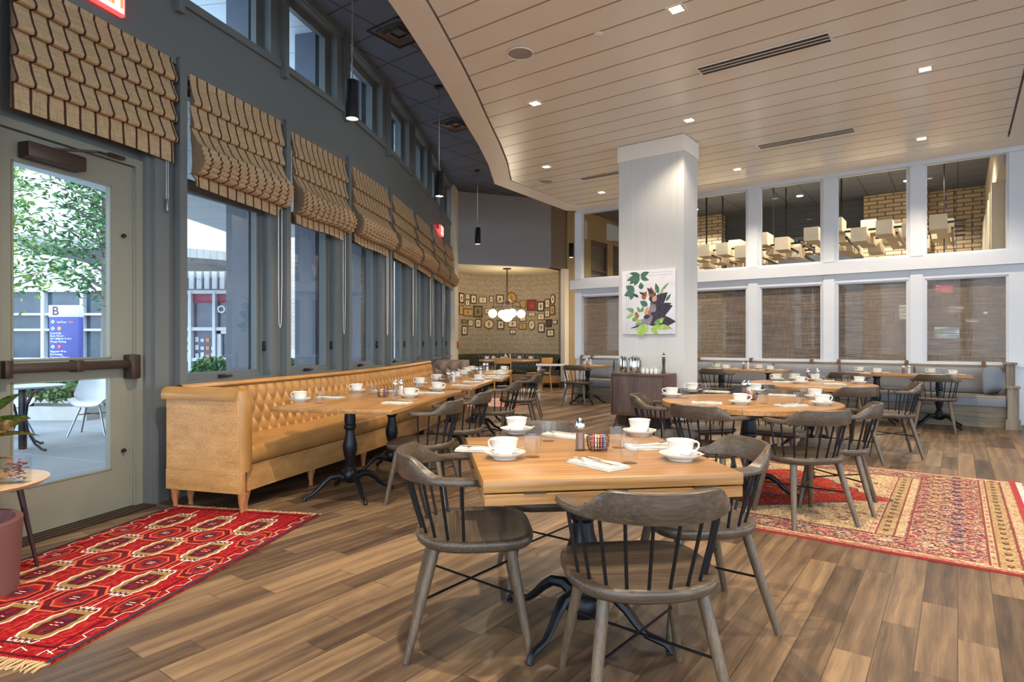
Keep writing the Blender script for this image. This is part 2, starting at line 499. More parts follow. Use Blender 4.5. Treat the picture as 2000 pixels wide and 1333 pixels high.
# ------------------------------------------------------------------ the room
ZW = 4.15      # white ceiling
ZD = 4.95      # dark ceiling
P0 = Vector((7.5, 9.05, 0))
def W(s, d, z=0.0):
    """storefront coordinates: s to the left along the wall, d behind it"""
    p = P0 - U * s + V * d
    return Vector((p.x, p.y, z))
SF = frame(P0, -U, -V)                      # local x = s, local y = towards the room, z up
BP = [(-6.7, -2.4), (-5.8, -1.25), (-5.0, -.05), (-4.3, 1.1), (-3.66, 2.3), (-3.10, 3.55), (-2.71, 4.88), (-2.318, 6.10), (-2.017, 7.28),
      (-1.798, 8.66), (-1.673, 10.08), (-1.58, 11.5), (-1.515, 12.95), (-1.454, 14.3)]
DOORBAY = 5
def bayframe(k):
    a = Vector((*BP[k], 0)); b = Vector((*BP[k + 1], 0))
    e = (b - a).normalized(); L = (b - a).length
    return frame(a, e, Vector((-e.y, e.x, 0))), L      # local x along, y outward, z up

# floor follows the curved wall
fl = [(x - .1, y) for x, y in BP] + [(-1.55, 15.2), (-2.0, 15.6), (-2.0, 19.2), (1.0, 24), (16, 24), (16, -4.2), (-7.4, -4.2), (-7.4, -2.9)]
mb = MB(); mb.sm = False
mb.prism(fl, -0.2, 0.0)
struct('floor', mb, M_floor)
mb = MB(); mb.sm = False
mb.prism([(x + (-.25 if 0 < i < 14 else 0), y) for i, (x, y) in enumerate(fl)], ZD, ZD + .2)
struct('ceiling', mb, M_darktile)

# curved window wall, bay by bay
wl = MB(); wl.sm = False
trim = MB(); trim.sm = False
glass_top = 4.83
wins = []
HBZ = [.10] * 6 + [.05] + [.0] * 6      # height of the shade boards over 3.41

for k in range(len(BP) - 1):
    T, L = bayframe(k)
    hb = HBZ[k]
    wl.T = T; trim.T = T
    a0, a1 = 0.08, L - 0.17
    wl.box(0, L, 0.0, 0.24, 3.36, 4.06)                 # band between the rows
    wl.box(0, L, 0.0, 0.24, glass_top + .04, ZD)
    wl.box(0, a0, 0, 0.24, 4.06, glass_top + .04); wl.box(a1, L, 0, 0.24, 4.06, glass_top + .04)
    if k == DOORBAY:
        wl.box(-0.05, .045, 0, 0.24, 0, 3.36); wl.box(1.10, L, 0, 0.24, 0, 3.36)
        trim.box(1.15, 1.28, -.035, 0.0, 0, 3.36)
        wl.box(.045, 1.10, .06, 0.24, 2.62, 3.36)
    else:
        wl.box(0, L, 0.0, 0.24, 0, 0.90)
        wl.box(0, a0, 0, 0.24, .90, 3.36); wl.box(a1, L, 0, 0.24, .90, 3.36)
        trim.box(a0 - .02, a1 + .02, -.045, 0.03, 0.885, 0.915)
    # posts and boards that stand proud of the wall
    trim.box(-.035, .035, -.075, 0.0, 0.0, 3.47 + hb)
    trim.box(.05, L - .05, -.05, 0.0, 3.36 + hb, 3.46 + hb)
    trim.box(.05, L - .05, -.03, 0.0, 3.985, 4.055)
    trim.box(-.03, .03, -.06, 0.0, 3.90, ZD)
    trim.box(.03, L - .03, -.03, 0.0, glass_top + .05, ZD)
wl.T = Matrix.Identity(4)
struct('wall_left', wl, M_blue)
struct('trim_1', trim, M_blue)

# column that ends the window wall, pale
mb = MB(); mb.sm = False
mb.prism([(-1.50, 14.28), (-1.36, 14.30), (-1.33, 14.95), (-1.50, 15.1)], 0, ZD)
struct('wall_column', mb, M_cream)
mb = MB(); mb.T = frame(Vector((-1.352, 14.75, 0)), Vector((0.05, 1, 0)).normalized(), Vector((-1, .05, 0)).normalized())
mb.bbox(-.035, .035, -.05, 0, 1.06, 1.24, .008)
tag(mb.build('fire_alarm', M_red), 'small red fire alarm box on the pale column beside the nook', 'fire alarm')

# windows of the curved wall
for k in range(len(BP) - 1):
    T, L = bayframe(k)
    a0, a1 = 0.08, L - 0.17
    def sash(mb, x0, x1, z0, z1, w, y0, y1):
        mb.box(x0, x1, y0, y1, z0, z0 + w); mb.box(x0, x1, y0, y1, z1 - w, z1)
        mb.box(x0, x0 + w, y0, y1, z0 + w, z1 - w); mb.box(x1 - w, x1, y0, y1, z0 + w, z1 - w)
    up = MB(); up.sm = False; up.T = T
    sash(up, a0, a1, 4.06, glass_top + .04, .035, .10, .17)
    sash(up, a0 + .035, a1 - .035, 4.095, glass_top + .005, .03, .12, .155)
    uo = struct('window_%d' % (20 + k), up, M_blue)
    g = MB(); g.sm = False; g.T = T; g.box(a0 + .06, a1 - .06, .135, .139, 4.12, glass_top - .02)
    struct('pane', g, M_glass, uo)
    if k == DOORBAY: continue
    lo = MB(); lo.sm = False; lo.T = T
    sash(lo, a0, a1, .90, 3.36, .045, .09, .17)
    lo.box(a0 + .045, a1 - .045, .09, .17, 2.54, 2.62)
    sash(lo, a0 + .045, a1 - .045, .945, 2.54, .032, .105, .15)
    lo_o = struct('window_%d' % (k + 1), lo, M_blue)
    g = MB(); g.sm = False; g.T = T
    g.box(a0 + .075, a1 - .075, .125, .129, .975, 2.51)
    g.box(a0 + .045, a1 - .045, .125, .129, 2.62, 3.32)
    struct('pane', g, M_glass, lo_o)
    if k > DOORBAY:
        h = MB(); h.T = T
        c = (a0 + a1) / 2
        h.bbox(c - .07, c + .07, .05, .09, .925, .945, .006)
        h.bbox(c - .10, c - .03, .035, .06, .94, .955, .005)
        struct('window_handle', h, M_bronze, lo_o)
        h = MB(); h.T = T
        h.bbox(a1 - .02, a1, .06, .085, 1.15, 1.25, .006)
        struct('window_latch', h, M_blackp, lo_o)

# ---- glazed door
T, L = bayframe(DOORBAY)
df = MB(); df.sm = False; df.T = T
df.box(.045, .10, .03, .2, 0, 2.62); df.box(1.045, 1.10, .03, .2, 0, 2.62); df.box(.10, 1.045, .03, .2, 2.565, 2.62)
df.box(1.035, 1.05, .045, .06, 0, 2.53)
dfo = struct('trim_2', df, M_bluelit)
dl = MB(); dl.sm = False; dl.T = T
for b in ((.105, .185, .012, 2.56), (.86, 1.04, .012, 2.56)):
    dl.box(b[0], b[1], .06, .11, b[2], b[3])
dl.box(.185, .86, .06, .11, 2.38, 2.56); dl.box(.185, .86, .06, .11, .99, 1.125); dl.box(.185, .86, .06, .11, .012, .315)
door = struct('door_1', dl, M_bluelit)
b = MB(); b.sm = False; b.T = T
for z0, z1 in ((.315, .99), (1.125, 2.38)):
    b.box(.185, .86, .054, .06, z0, z0 + .012); b.box(.185, .86, .054, .06, z1 - .012, z1)
    b.box(.185, .197, .054, .06, z0, z1); b.box(.848, .86, .054, .06, z0, z1)
struct('glazing_bead', b, M_bluelit, door)
g = MB(); g.sm = False; g.T = T
g.box(.19, .855, .083, .087, .32, .985); g.box(.19, .855, .083, .087, 1.13, 2.375)
struct('pane', g, M_glass, door)
pb = MB(); pb.T = T
pb.bbox(.11, 1.03, -.01, .045, 1.05, 1.11, .012)
pb.bbox(.55, .60, -.015, .06, 1.04, 1.12, .006)
struct('push_bar', pb, M_bronze, door)
pb = MB(); pb.T = T
pb.bbox(.955, 1.035, -.03, .06, .97, 1.15, .012); pb.bbox(.10, .15, -.02, .06, 1.02, 1.13, .01)
struct('latch_case', pb, M_bronze, door)
pb = MB(); pb.T = T
pb.bbox(.22, .60, -.04, .06, 2.40, 2.50, .01)
pb.tube([(.40, -.01, 2.50), (.62, -.10, 2.54), (.86, .0, 2.585)], .009, 6)
pb.bbox(.80, .92, -.01, .04, 2.575, 2.60, .004)
struct('door_closer', pb, M_bronze, door)
pb = MB(); pb.T = T
for z in (2.03, .44):
    pb.lathe([(0.0, 0), (.014, .004), (.014, .02), (.009, .03), (0, .034)], 12, (0, 0, 0))
    n = len(pb.v) - 12 * 5
    pts = pb.v[-60:]
pb = MB()
for z in (2.03, .44):
    pb.T = T @ Matrix.Translation((.95, .06, z)) @ Matrix.Rotation(R(90), 4, 'X')
    pb.lathe([(0.0, 0), (.012, .004), (.016, .02), (.010, .032), (0, .034)], 12)
struct('door_knob', pb, M_blackp, door)
th = MB(); th.sm = False; th.T = T
for i in range(5):
    th.box(.05, 1.10, -.10 + i * .05, -.10 + i * .05 + .035, 0, .012)
struct('door_sill', th, M_bronze)

# exit signs
def text_mesh(body, size, depth=0.002, align='CENTER', bold=0.0):
    c = bpy.data.curves.new('lettering', 'FONT'); c.body = body; c.size = size; c.extrude = depth
    c.align_x = align; c.align_y = 'CENTER'; c.offset = bold
    o = bpy.data.objects.new('lettering', c); col.objects.link(o)
    dg = bpy.context.evaluated_depsgraph_get(); dg.update()
    me = bpy.data.meshes.new_from_object(o.evaluated_get(dg))
    bpy.data.objects.remove(o); bpy.data.curves.remove(c)
    return me

def lettering(body, size, mat, parent, M, name='lettering', bold=0.0, align='CENTER', depth=0.002):
    """M maps text plane (x right, y up, z towards reader) to the parent's space"""
    me = text_mesh(body, size, depth, align, bold)
    me.transform(M)
    me.materials.clear(); me.materials.append(mat)
    o = bpy.data.objects.new(name, me); col.objects.link(o); o.parent = parent
    return o

M_signwhite = emit('sign white', (0.95, 0.85, 0.85, 1), 1.2)
M_signred = emit('sign red', (1.0, 0.05, 0.05, 1), 2.0)
M_signletter = emit('sign letter orange', (1.0, 0.16, 0.06, 1), 1.6)
TXT = Matrix(((1, 0, 0, 0), (0, 0, -1, 0), (0, 1, 0, 0), (0, 0, 0, 1)))       # text plane facing -y
def exit_sign(T, c, z, y0, label):
    o = thing('exit_sign', label, 'exit sign')
    b = MB(); b.T = T
    b.bbox(c - .155, c + .155, y0 - .04, y0, z, z + .20, .006); b.box(c - .02, c + .02, y0, 0.0, z + .06, z + .14)
    b.build('sign_case', M_signred, o)
    b = MB(); b.sm = False; b.T = T
    b.box(c - .14, c + .14, y0 - .044, y0 - .0405, z + .016, z + .184)
    b.build('sign_face', M_signwhite, o)
    lettering('EXIT', .165, M_signletter, o, T @ Matrix.Translation((c, y0 - .047, z + .10)) @ TXT, bold=.004)
    return o
exit_sign(T, .71, 3.585, -.03, 'lit red and white exit sign on the slate wall above the glazed door')
T8, L8 = bayframe(11)
exit_sign(T8, .95, 3.42, -.06, 'small lit red exit sign high at the far end of the window wall')

# baseboard along the window wall
mb = MB(); mb.sm = False
for k in range(DOORBAY + 1, len(BP) - 1):
    T, L = bayframe(k); mb.T = T
    mb.box(0.04, L - .02, -.018, 0, 0, .16)
struct('baseboard_left', mb, M_base)

# ------------------------------------------------------------------ white dropped ceiling
curve = [(-4.3, -4.0), (-3.2, -2.0), (-2.35, 0.0), (-1.62, 2.4), (-1.28, 4.0), (-1.054, 5.138), (-1.005, 5.393), (-.923, 5.89), (-.827, 6.489), (-.737, 7.129), (-.634, 7.958),
         (-.494, 8.946), (-.389, 9.919), (-.321, 11.146)]
cr = W(-.42, -.0); crn = cr - V * 13.5
lc = W(7.9, 0.0)
outer = curve + [(1.194, 13.42), (lc.x - .1, lc.y - .05)][:1] + [(W(7.45, -.0).x, W(7.45, 0).y), (cr.x, cr.y), (crn.x, crn.y)]
ic = Vector((7.08, 8.60)); icn = ic - Vector((V.x, V.y)) * 12.7
inner = [(x + .31, y) for x, y in curve] 
inner[-1] = (-.03, 10.93)
inner += [(1.2, 12.78), (W(7.2, -.52).x, W(7.2, -.52).y), (ic.x, ic.y), (icn.x, icn.y)]
mb = MB(); mb.sm = False
n = len(outer)
vs = [(x, y, ZW) for x, y in outer] + [(x, y, ZW) for x, y in inner] + [(x, y, ZD) for x, y in outer] + [(x, y, ZW + .05) for x, y in inner]
fs = []
for i in range(n):
    j = (i + 1) % n
    fs += [(i, j, n + j, n + i), (i, 2 * n + i, 2 * n + j, j), (n + i, n + j, 3 * n + j, 3 * n + i)]
mb.add(vs, fs)
struct('ceiling_border', mb, M_soffit)
# board field: slightly inside, leaving a thin dark slot round it
cx = sum(p[0] for p in inner) / n; cy = sum(p[1] for p in inner) / n
mb = MB(); mb.sm = False
fld = []
for i in range(n):
    p = Vector(inner[i]); a = Vector(inner[i - 1]); b = Vector(inner[(i + 1) % n])
    t = (b - a).normalized(); nn = Vector((-t.y, t.x))
    if nn.dot(Vector((cx, cy)) - p) < 0: nn = -nn
    fld.append(tuple(p + nn * .028))
mb.prism(fld, ZW + .006, ZW + .04)
struct('ceiling_boards', mb, M_white_ceil)
mb = MB(); mb.sm = False
mb.prism(inner, ZW + .05, ZW + .07)
struct('ceiling_slot', mb, M_blackp)

# ------------------------------------------------------------------ pillar
PK = Vector((1.6, 9.05, 0))
PT = frame(PK, U, V)
mb = MB(); mb.sm = False; mb.T = PT
mb.box(0, 1.0, 0, .55, 0, 3.92)
struct('pillar', mb, M_pillar)
mb = MB(); mb.sm = False; mb.T = PT
mb.box(-.015, 1.015, -.015, .565, 3.92, ZW)
struct('trim_3', mb, M_soffit)
mb = MB(); mb.sm = False; mb.T = PT
mb.box(-.012, 1.012, -.012, .562, 0, .14)
struct('baseboard_pillar', mb, M_base)

# ------------------------------------------------------------------ storefront wall
WS = [0.047 + 1.2636 * i for i in range(6)]
WW = 1.04
mb = MB(); mb.sm = False; mb.T = SF
S0, S1 = -.15, 7.52
mb.box(S0, S1, -.12, 0.02, 0, .90)
mb.box(S0, S1, -.12, 0.02, 2.25, 2.62)
mb.box(S0, S1, -.12, 0.02, 4.10, ZD)
xs = [S0] + [v for w in WS for v in (w, w + WW)] + [S1]
for i in range(0, len(xs), 2):
    mb.box(xs[i], xs[i + 1], -.12, 0.02, .90, 2.25); mb.box(xs[i], xs[i + 1], -.12, 0.02, 2.62, 4.10)
for i in range(2, len(xs) - 1, 2):      # narrow battens on the posts
    c = (xs[i] + xs[i + 1]) / 2
    mb.box(c - .085, c + .085, .02, .045, .90, 2.38); mb.box(c - .085, c + .085, .02, .045, 2.62, 4.12)
mb.box(S0 - .08, S1 + .12, .0, .10, 2.40, 2.60)
mb.box(S0 - .01, S1 + .01, .02, .06, .86, .92)
mb.box(S0, S1, .02, .05, 4.08, ZW + .1)
struct('wall_back', mb, M_trimwhite)
for i, w in enumerate(WS):
    for j, (z0, z1) in enumerate(((.90, 2.25), (2.62, 4.10))):
        f = MB(); f.sm = False; f.T = SF
        t = .028
        f.box(w, w + WW, -.07, -.0, z0, z0 + t); f.box(w, w + WW, -.07, -.0, z1 - t, z1)
        f.box(w, w + t, -.07, 0, z0 + t, z1 - t); f.box(w + WW - t, w + WW, -.07, 0, z0 + t, z1 - t)
        fo = struct('window_%d' % (40 + i * 2 + j), f, M_trimwhite)
        g = MB(); g.sm = False; g.T = SF
        g.box(w + t, w + WW - t, -.035, -.031, z0 + t, z1 - t)
        struct('pane', g, M_glassin, fo)
ORD = ['rightmost', 'second from the right', 'third from the right', 'fourth from the right', 'fifth from the right', 'sixth from the right']
for i, w in enumerate(WS):
    if i == 4: continue
    f = MB(); f.sm = False; f.T = SF
    f.grid(2, 12, lambda a, b, w=w: (w + .03 + (WW - .06) * a, -.085 - .003 * math.sin(b * 2), .93 + 1.31 * b / 11))
    f.box(w + .03, w + WW - .03, -.10, -.075, 2.19, 2.235)
    tag(f.build('woven_shade', M_woven), 'woven wood shade behind the %s lower pane of the partition' % (ORD[i] if i < 5 else 'leftmost'), 'window shade', 'woven shades in the white partition')

# ------------------------------------------------------------------ grey wall over the nook, nook, side wall
A = Vector((-1.36, 14.92, 0)); B = Vector((1.02, 15.80, 0))
NT = frame(A, (B - A).normalized(), Vector((-(B - A).y, (B - A).x, 0)).normalized())
NL = (B - A).length
mb = MB(); mb.sm = False; mb.T = NT
mb.box(0, NL, 0, .12, 3.17, ZD)
struct('wall_nook_header', mb, M_grey)
mb = MB(); mb.sm = False
q = B + Vector((.62, .93, 0)); q0 = B + Vector((.37, .56, 0))
mb.prism([(B.x, B.y), (q.x, q.y), (q.x - .12, q.y + .08), (B.x - .12, B.y + .08)], 3.17, ZD)
e = B + Vector((3.0, 4.5, 0))
mb.prism([(q0.x, q0.y), (e.x, e.y), (e.x - .12, e.y + .08), (q0.x - .12, q0.y + .08)], 0, ZD)
struct('wall_side', mb, plain('dull brown wall paint', rgb(112, 102, 92), .7, var=.02))
NC = Vector((-.10, 16.20, 0)); NR = 1.47
def arc(a, r=NR, z=0): return (NC.x + r * math.cos(a), NC.y + r * math.sin(a), z)
a_r, a_l = R(-3), R(195)
def nook_wall_mat():
    m, nt, p = newmat('nook wallpaper')
    v = coords(nt, (1, 1, 1))
    s = nd(nt, 'ShaderNodeSeparateXYZ', {0: v})
    n = nd(nt, 'ShaderNodeTexNoise', {'Vector': v, 'Scale': 26.0, 'Detail': 2.0})
    w = nd(nt, 'ShaderNodeTexWave', {'Vector': v, 'Scale': 2.2, 'Distortion': 9.0, 'Detail': 2.0, 'Detail Scale': 9.0}, wave_type='BANDS', bands_direction='Z')
    mlt = nd(nt, 'ShaderNodeMath', {0: n.outputs['Fac'], 1: w.outputs['Fac']}, operation='MULTIPLY')
    nt.links.new(ramp(nt, mlt.outputs[0], [(0.15, rgb(158, 142, 116)), (0.5, rgb(186, 170, 142))]), p.inputs['Base Color'])
    p.inputs['Roughness'].default_value = 0.8
    return m
M_paper = nook_wall_mat()
mb = MB()
K = 48
mb.grid(K + 1, 2, lambda i, j: arc(a_r + (a_l - a_r) * i / K, NR, 3.17 * j))
mb.grid(K + 1, 2, lambda i, j: arc(a_r + (a_l - a_r) * i / K, NR + .1, 3.17 * j))
struct('wall_nook', mb, M_paper)
mb = MB(); mb.sm = False
mb.prism([(A.x, A.y + .1), (B.x, B.y + .06), (q.x, q.y), (1.8, 18.4), (-2.0, 18.4), (-1.9, 15.3)], 3.17, 3.2)
struct('ceiling_nook', mb, plain('nook ceiling paint', rgb(222, 208, 176), 0.7, var=.02))
mb = MB(); mb.sm = False
mb.prism([(1.30, 16.12), (1.40, 16.02), (1.52, 16.20), (1.42, 16.34)], 0, 3.17)
struct('trim_4', mb, M_cream)
mb = MB(); mb.sm = False
mb.prism([(1.29, 16.10), (1.41, 15.99), (1.62, 16.30), (1.42, 16.34)], 0, .17)
struct('baseboard_nook', mb, M_base)

# ------------------------------------------------------------------ room behind the partition
mb = MB(); mb.sm = False
def wallbox(mb, s0, s1, d0, d1, z0, z1):
    a = [W(s0, d0), W(s1, d0), W(s1, d1), W(s0, d1)]
    mb.prism([(p.x, p.y) for p in a], z0, z1)
wallbox(mb, -.05, 2.7, 6.5, 6.7, 0, ZD); wallbox(mb, 1.25, 2.6, 6.05, 6.5, 0, ZD); wallbox(mb, 6.2, 9.2, 6.05, 6.6, 0, ZD)
struct('wall_bar_brick', mb, M_brick)
mb = MB(); mb.sm = False
wallbox(mb, 2.6, 6.3, 6.4, 6.6, 0, ZD)
struct('wall_bar_dark', mb, groove_mat('dark shiplap', rgb(70, 76, 84), rgb(44, 48, 56), 0.16, 0, 0.6, 'Z', 0.05))
mb = MB(); mb.sm = False
wallbox(mb, .02, .14, .12, 6.7, 3.95, ZD); wallbox(mb, .02, .14, .12, 6.7, 0, 1.0)
for i in range(7):
    wallbox(mb, .0, .20, 1.4 + i * .8, 1.66 + i * .8, 1.0, 3.95)
wallbox(mb, -.02, .02, .12, 6.7, 1.0, 3.95)
struct('wall_bar_right', mb, M_cream)
mb = MB(); mb.sm = False
def w_opening(mb, s0, s1, dd, z0, z1):
    wallbox(mb, s0, s1, dd[0], dd[-1], 0, z0); wallbox(mb, s0, s1, dd[0], dd[-1], z1, ZD)
    for i in range(0, len(dd), 2): wallbox(mb, s0, s1, dd[i], dd[i + 1], z0, z1)
w_opening(mb, 9.22, 9.36, [2.4, 3.72, 4.75, 5.12, 6.2, 7.0], 2.75, 4.2)
struct('wall_bar_left', mb, M_yellow)
for i, (d0, d1) in enumerate(((3.72, 4.75), (5.12, 6.2))):
    f = MB(); f.sm = False
    wallbox(f, 9.24, 9.30, d0, d0 + .06, 2.75, 4.2); wallbox(f, 9.24, 9.30, d1 - .06, d1, 2.75, 4.2)
    wallbox(f, 9.24, 9.30, d0, d1, 4.08, 4.2); wallbox(f, 9.24, 9.30, d0, d1, 2.75, 2.82); wallbox(f, 9.24, 9.30, d0, d1, 3.3, 3.36)
    fo = struct('window_%d' % (60 + i), f, M_walnut)
    g = MB(); g.sm = False; wallbox(g, 9.27, 9.275, d0 + .06, d1 - .06, 2.8, 4.1); struct('pane', g, M_glass, fo)

# walls of the big room that close it off to the right and behind the camera
mb = MB(); mb.sm = False
wallbox(mb, -7.5, -.55, 2.6, 2.8, 0, ZD)
wallbox(mb, -7.5, -2.2, 2.5, 2.6, 0, .2)
struct('wall_hall', mb, M_tan)
mb = MB(); mb.sm = False
wallbox(mb, -1.6, -.62, 2.50, 2.60, 0, 2.5)
struct('door_2', mb, wood('brown door', [rgb(96, 62, 30), rgb(124, 84, 44)], 2, .5))
mb = MB(); mb.sm = False
mb.box(15.8, 16, -4.2, 24, 0, .3); mb.box(15.8, 16, -4.2, 24, 4.3, ZD)
for y0, y1 in ((-4.2, -3.6), (0, .4), (4, 4.4), (8, 8.4), (12, 24)): mb.box(15.8, 16, y0, y1, .3, 4.3)  # openings added in this unseen wall for more daylight
struct('wall_right', mb, M_tan)
mb = MB(); mb.sm = False
# unseen rear wall, its wide openings added to let in fill daylight
xs = [-7.4, -6.6, -3.0, -2.7, 1.2, 1.5, 5.4, 5.7, 9.6, 9.9, 13.8, 16]
mb.box(-7.4, 16, -4.4, -4.2, 0, .3); mb.box(-7.4, 16, -4.4, -4.2, 4.6, ZD)
for i in range(0, len(xs), 2): mb.box(xs[i], xs[i + 1], -4.4, -4.2, .3, 4.6)
struct('wall_rear', mb, M_trimwhite)

# ------------------------------------------------------------------ ceiling fittings
def downlight_builder():
    o = thing('downlight', '', 'ceiling light')
    b = MB(); b.sm = False
    for a in ((-.075, -.052, -.075, .075), (.052, .075, -.075, .075), (-.052, .052, -.075, -.052), (-.052, .052, .052, .075)):
        b.box(a[0], a[1], a[2], a[3], -.004, .004)
    b.build('trim_ring', M_soffit, o)
    b = MB(); b.sm = False; b.box(-.052, .052, -.052, .052, .0, .006)
    b.build('lens', M_lampwarm, o)
    return o
def spot(loc, power, size=R(125), blend=.6, rad=.04, color=WARM, parent=None):
    ld = bpy.data.lights.new('lamp_light', 'SPOT'); ld.energy = power; ld.spot_size = size; ld.spot_blend = blend
    ld.color = color; ld.shadow_soft_size = rad
    lo = bpy.data.objects.new('lamp_light', ld); lo.location = loc; col.objects.link(lo)
    if parent: lo.parent = parent
    return lo
DL = [((1321, 18), 'square downlight nearest the camera in the white ceiling'), ((1807, 135), 'square downlight right of the long ceiling slot'),
      ((1045, 202), 'square downlight close to the curved ceiling border, below the big speaker'), ((1346, 235), 'square downlight just before the top of the pillar'),
      ((1800, 271), 'square downlight above the rightmost upper panes'), ((1440, 331), 'square downlight right behind the pillar'),
      ((1067, 326), 'square downlight near the far left corner of the white ceiling'), ((1175, 376), 'farthest square downlight, left of the pillar')]
allDL = []
for (px, py), lab in DL:
    p = tp(px, py, ZW)
    p.z = ZW
    o = place('downlight', downlight_builder, p, math.atan2(U.y, U.x), lab, 'downlights in the white ceiling')
    allDL.append(p)
for i, p in enumerate(allDL):
    spot(p + Vector((0, 0, -.03)), LAMP_W * (.35 if i == 3 else .6 if i == 7 else 1))
# downlights of the same ceiling that lie overhead and behind the camera, out of view
for x, y, pw in ((-.50, 2.55, 2.2), (2.9, 2.9, 1.0), (1.1, .9, 1.0), (-1.4, .4, .8), (3.2, .4, .7), (5.6, 4.4, .9), (-1.6, -2.0, .6)):
    spot(Vector((x, y, ZW - .03 if x < 5.7 else ZW - .03)), LAMP_W * pw)

mb = MB()
def speaker(px, py, r, lab):
    p = tp(px, py, ZW)
    o = thing('ceiling_speaker', lab, 'speaker', p, 0, 'round ceiling speakers')
    b = MB(); b.lathe([(r, 0), (r, -.008), (r * .93, -.011), (r * .92, -.004), (r * .92, 0)], 32); b.build('rim', M_soffit, o)
    b = MB(); b.lathe([(0, -.006), (r * .92, -.005), (r * .92, -.002), (0, -.002)], 32); b.build('grille', plain('speaker grille', rgb(158, 148, 142), .6), o)
speaker(1016, 104, .135, 'larger looking round grey speaker, nearest in the white ceiling')
speaker(1066, 354, .135, 'far round speaker near the far corner of the white ceiling')
p = tp(1169, 66, ZW)
b = MB(); b.lathe([(.045, 0), (.045, -.005), (.02, -.012), (0, -.014)], 20, p)
tag(b.build('sprinkler_cover', M_soffit), 'tiny round sprinkler cover in the white boards above the pillar', 'sprinkler')
def slot(p, q, lab, n=3):
    a = tp(*p, ZW); b_ = tp(*q, ZW); c = (a + b_) / 2; Ls = (b_ - a).length
    o = thing('slot_diffuser', lab, 'air vent', c, math.atan2(U.y, U.x), 'long ceiling air slots')
    w = .033 * n
    f = MB(); f.sm = False
    f.box(-Ls / 2, Ls / 2, -w - .012, -w, -.006, .003); f.box(-Ls / 2, Ls / 2, w, w + .012, -.006, .003)
    f.box(-Ls / 2 - .02, -Ls / 2, -w - .012, w + .012, -.006, .003); f.box(Ls / 2, Ls / 2 + .02, -w - .012, w + .012, -.006, .003)
    f.build('frame', M_soffit, o)
    for k in range(1, n):
        y = -w + 2 * w * k / n
        f = MB(); f.sm = False; f.box(-Ls / 2, Ls / 2, y - .007, y + .007, -.006, .003); f.build('bar', M_soffit, o)
    f = MB(); f.sm = False; f.box(-Ls / 2, Ls / 2, -w, w, -.003, .002)
    f.build('slot_opening', plain('dark slot', rgb(52, 46, 44), .6), o)
slot((1368, 140), (1620, 72), 'long black slotted air vent in the white ceiling, nearest')
slot((1482, 287), (1668, 254), 'long slotted air vent between pillar and right panes')
slot((1135, 350), (1245, 330), 'slotted air vent left of the pillar top', 2)

def vent(px, py, s, lab):
    p = tp(px, py, ZD)
    o = thing('ceiling_vent', lab, 'air vent', p, math.atan2(U.y, U.x), 'square vents in the dark ceiling')
    for k, q_ in enumerate((s, s * .72, s * .46)):
        f = MB(); z = -.012 - .012 * k; w = .05
        f.loft([[(-q_, -q_, -.002), (q_, -q_, -.002), (q_, q_, -.002), (-q_, q_, -.002)], [(-q_, -q_, z), (q_, -q_, z), (q_, q_, z), (-q_, q_, z)],
                [(-q_ + w, -q_ + w, z + .018), (q_ - w, -q_ + w, z + .018), (q_ - w, q_ - w, z + .018), (-q_ + w, q_ - w, z + .018)]], caps=False)
        f.sm = False
        f.build('louvre', plain('vent grey' + str(k), rgb(96, 88, 84), .3, .5) if k else plain('vent dark', rgb(40, 40, 46), .3, .3), o)
    f = MB(); f.box(-s * .5, s * .5, -s * .5, s * .5, -.005, -.001); f.build('vent_throat', M_brushed, o)
vent(778.6, 64, .27, 'square louvred vent, the nearer one in the dark ceiling')
vent(890, 243, .27, 'square louvred vent, the farther one in the dark ceiling')

def pendant_builder():
    o = thing('cylinder_pendant', '', 'pendant light')
    b = MB(); b.lathe([(0, 1.6), (.062, 1.6), (.062, 1.575), (.02, 1.565), (0, 1.565)], 20); b.build('canopy', M_black, o)
    b = MB(); b.tube([(0, 0, .355), (0, 0, 1.58)], .006, 6); b.build('rod', M_brushed, o)
    b = MB(); b.lathe([(0, .36), (.055, .36), (.062, .35), (.062, 0), (.055, 0), (.055, .02), (0, .02)], 28); b.build('shade', M_black, o)
    b = MB(); b.lathe([(0, .008), (.054, .008), (.054, .018), (0, .018)], 20); b.build('lens', M_lampwarm, o)
    return o
for (x, y), lab in zip(((-1.51, 5.71), (-1.055, 8.77), (-.744, 13.1), (1.49, 15.2)),
                       ('black cylinder pendant nearest the camera, before the upper windows', 'second black cylinder pendant, before the far upper windows',
                        'black cylinder pendant hanging before the grey wall', 'black cylinder pendant beside the left end of the white partition')):
    place('pendant', pendant_builder, (x, y, 3.35), 0, lab, 'black cylinder pendants')
    spot(Vector((x, y, 3.34)), LAMP_W * (.12 if x > 1 else .45), R(80))

M_liner = plain('shade lining', rgb(118, 98, 76), .9)
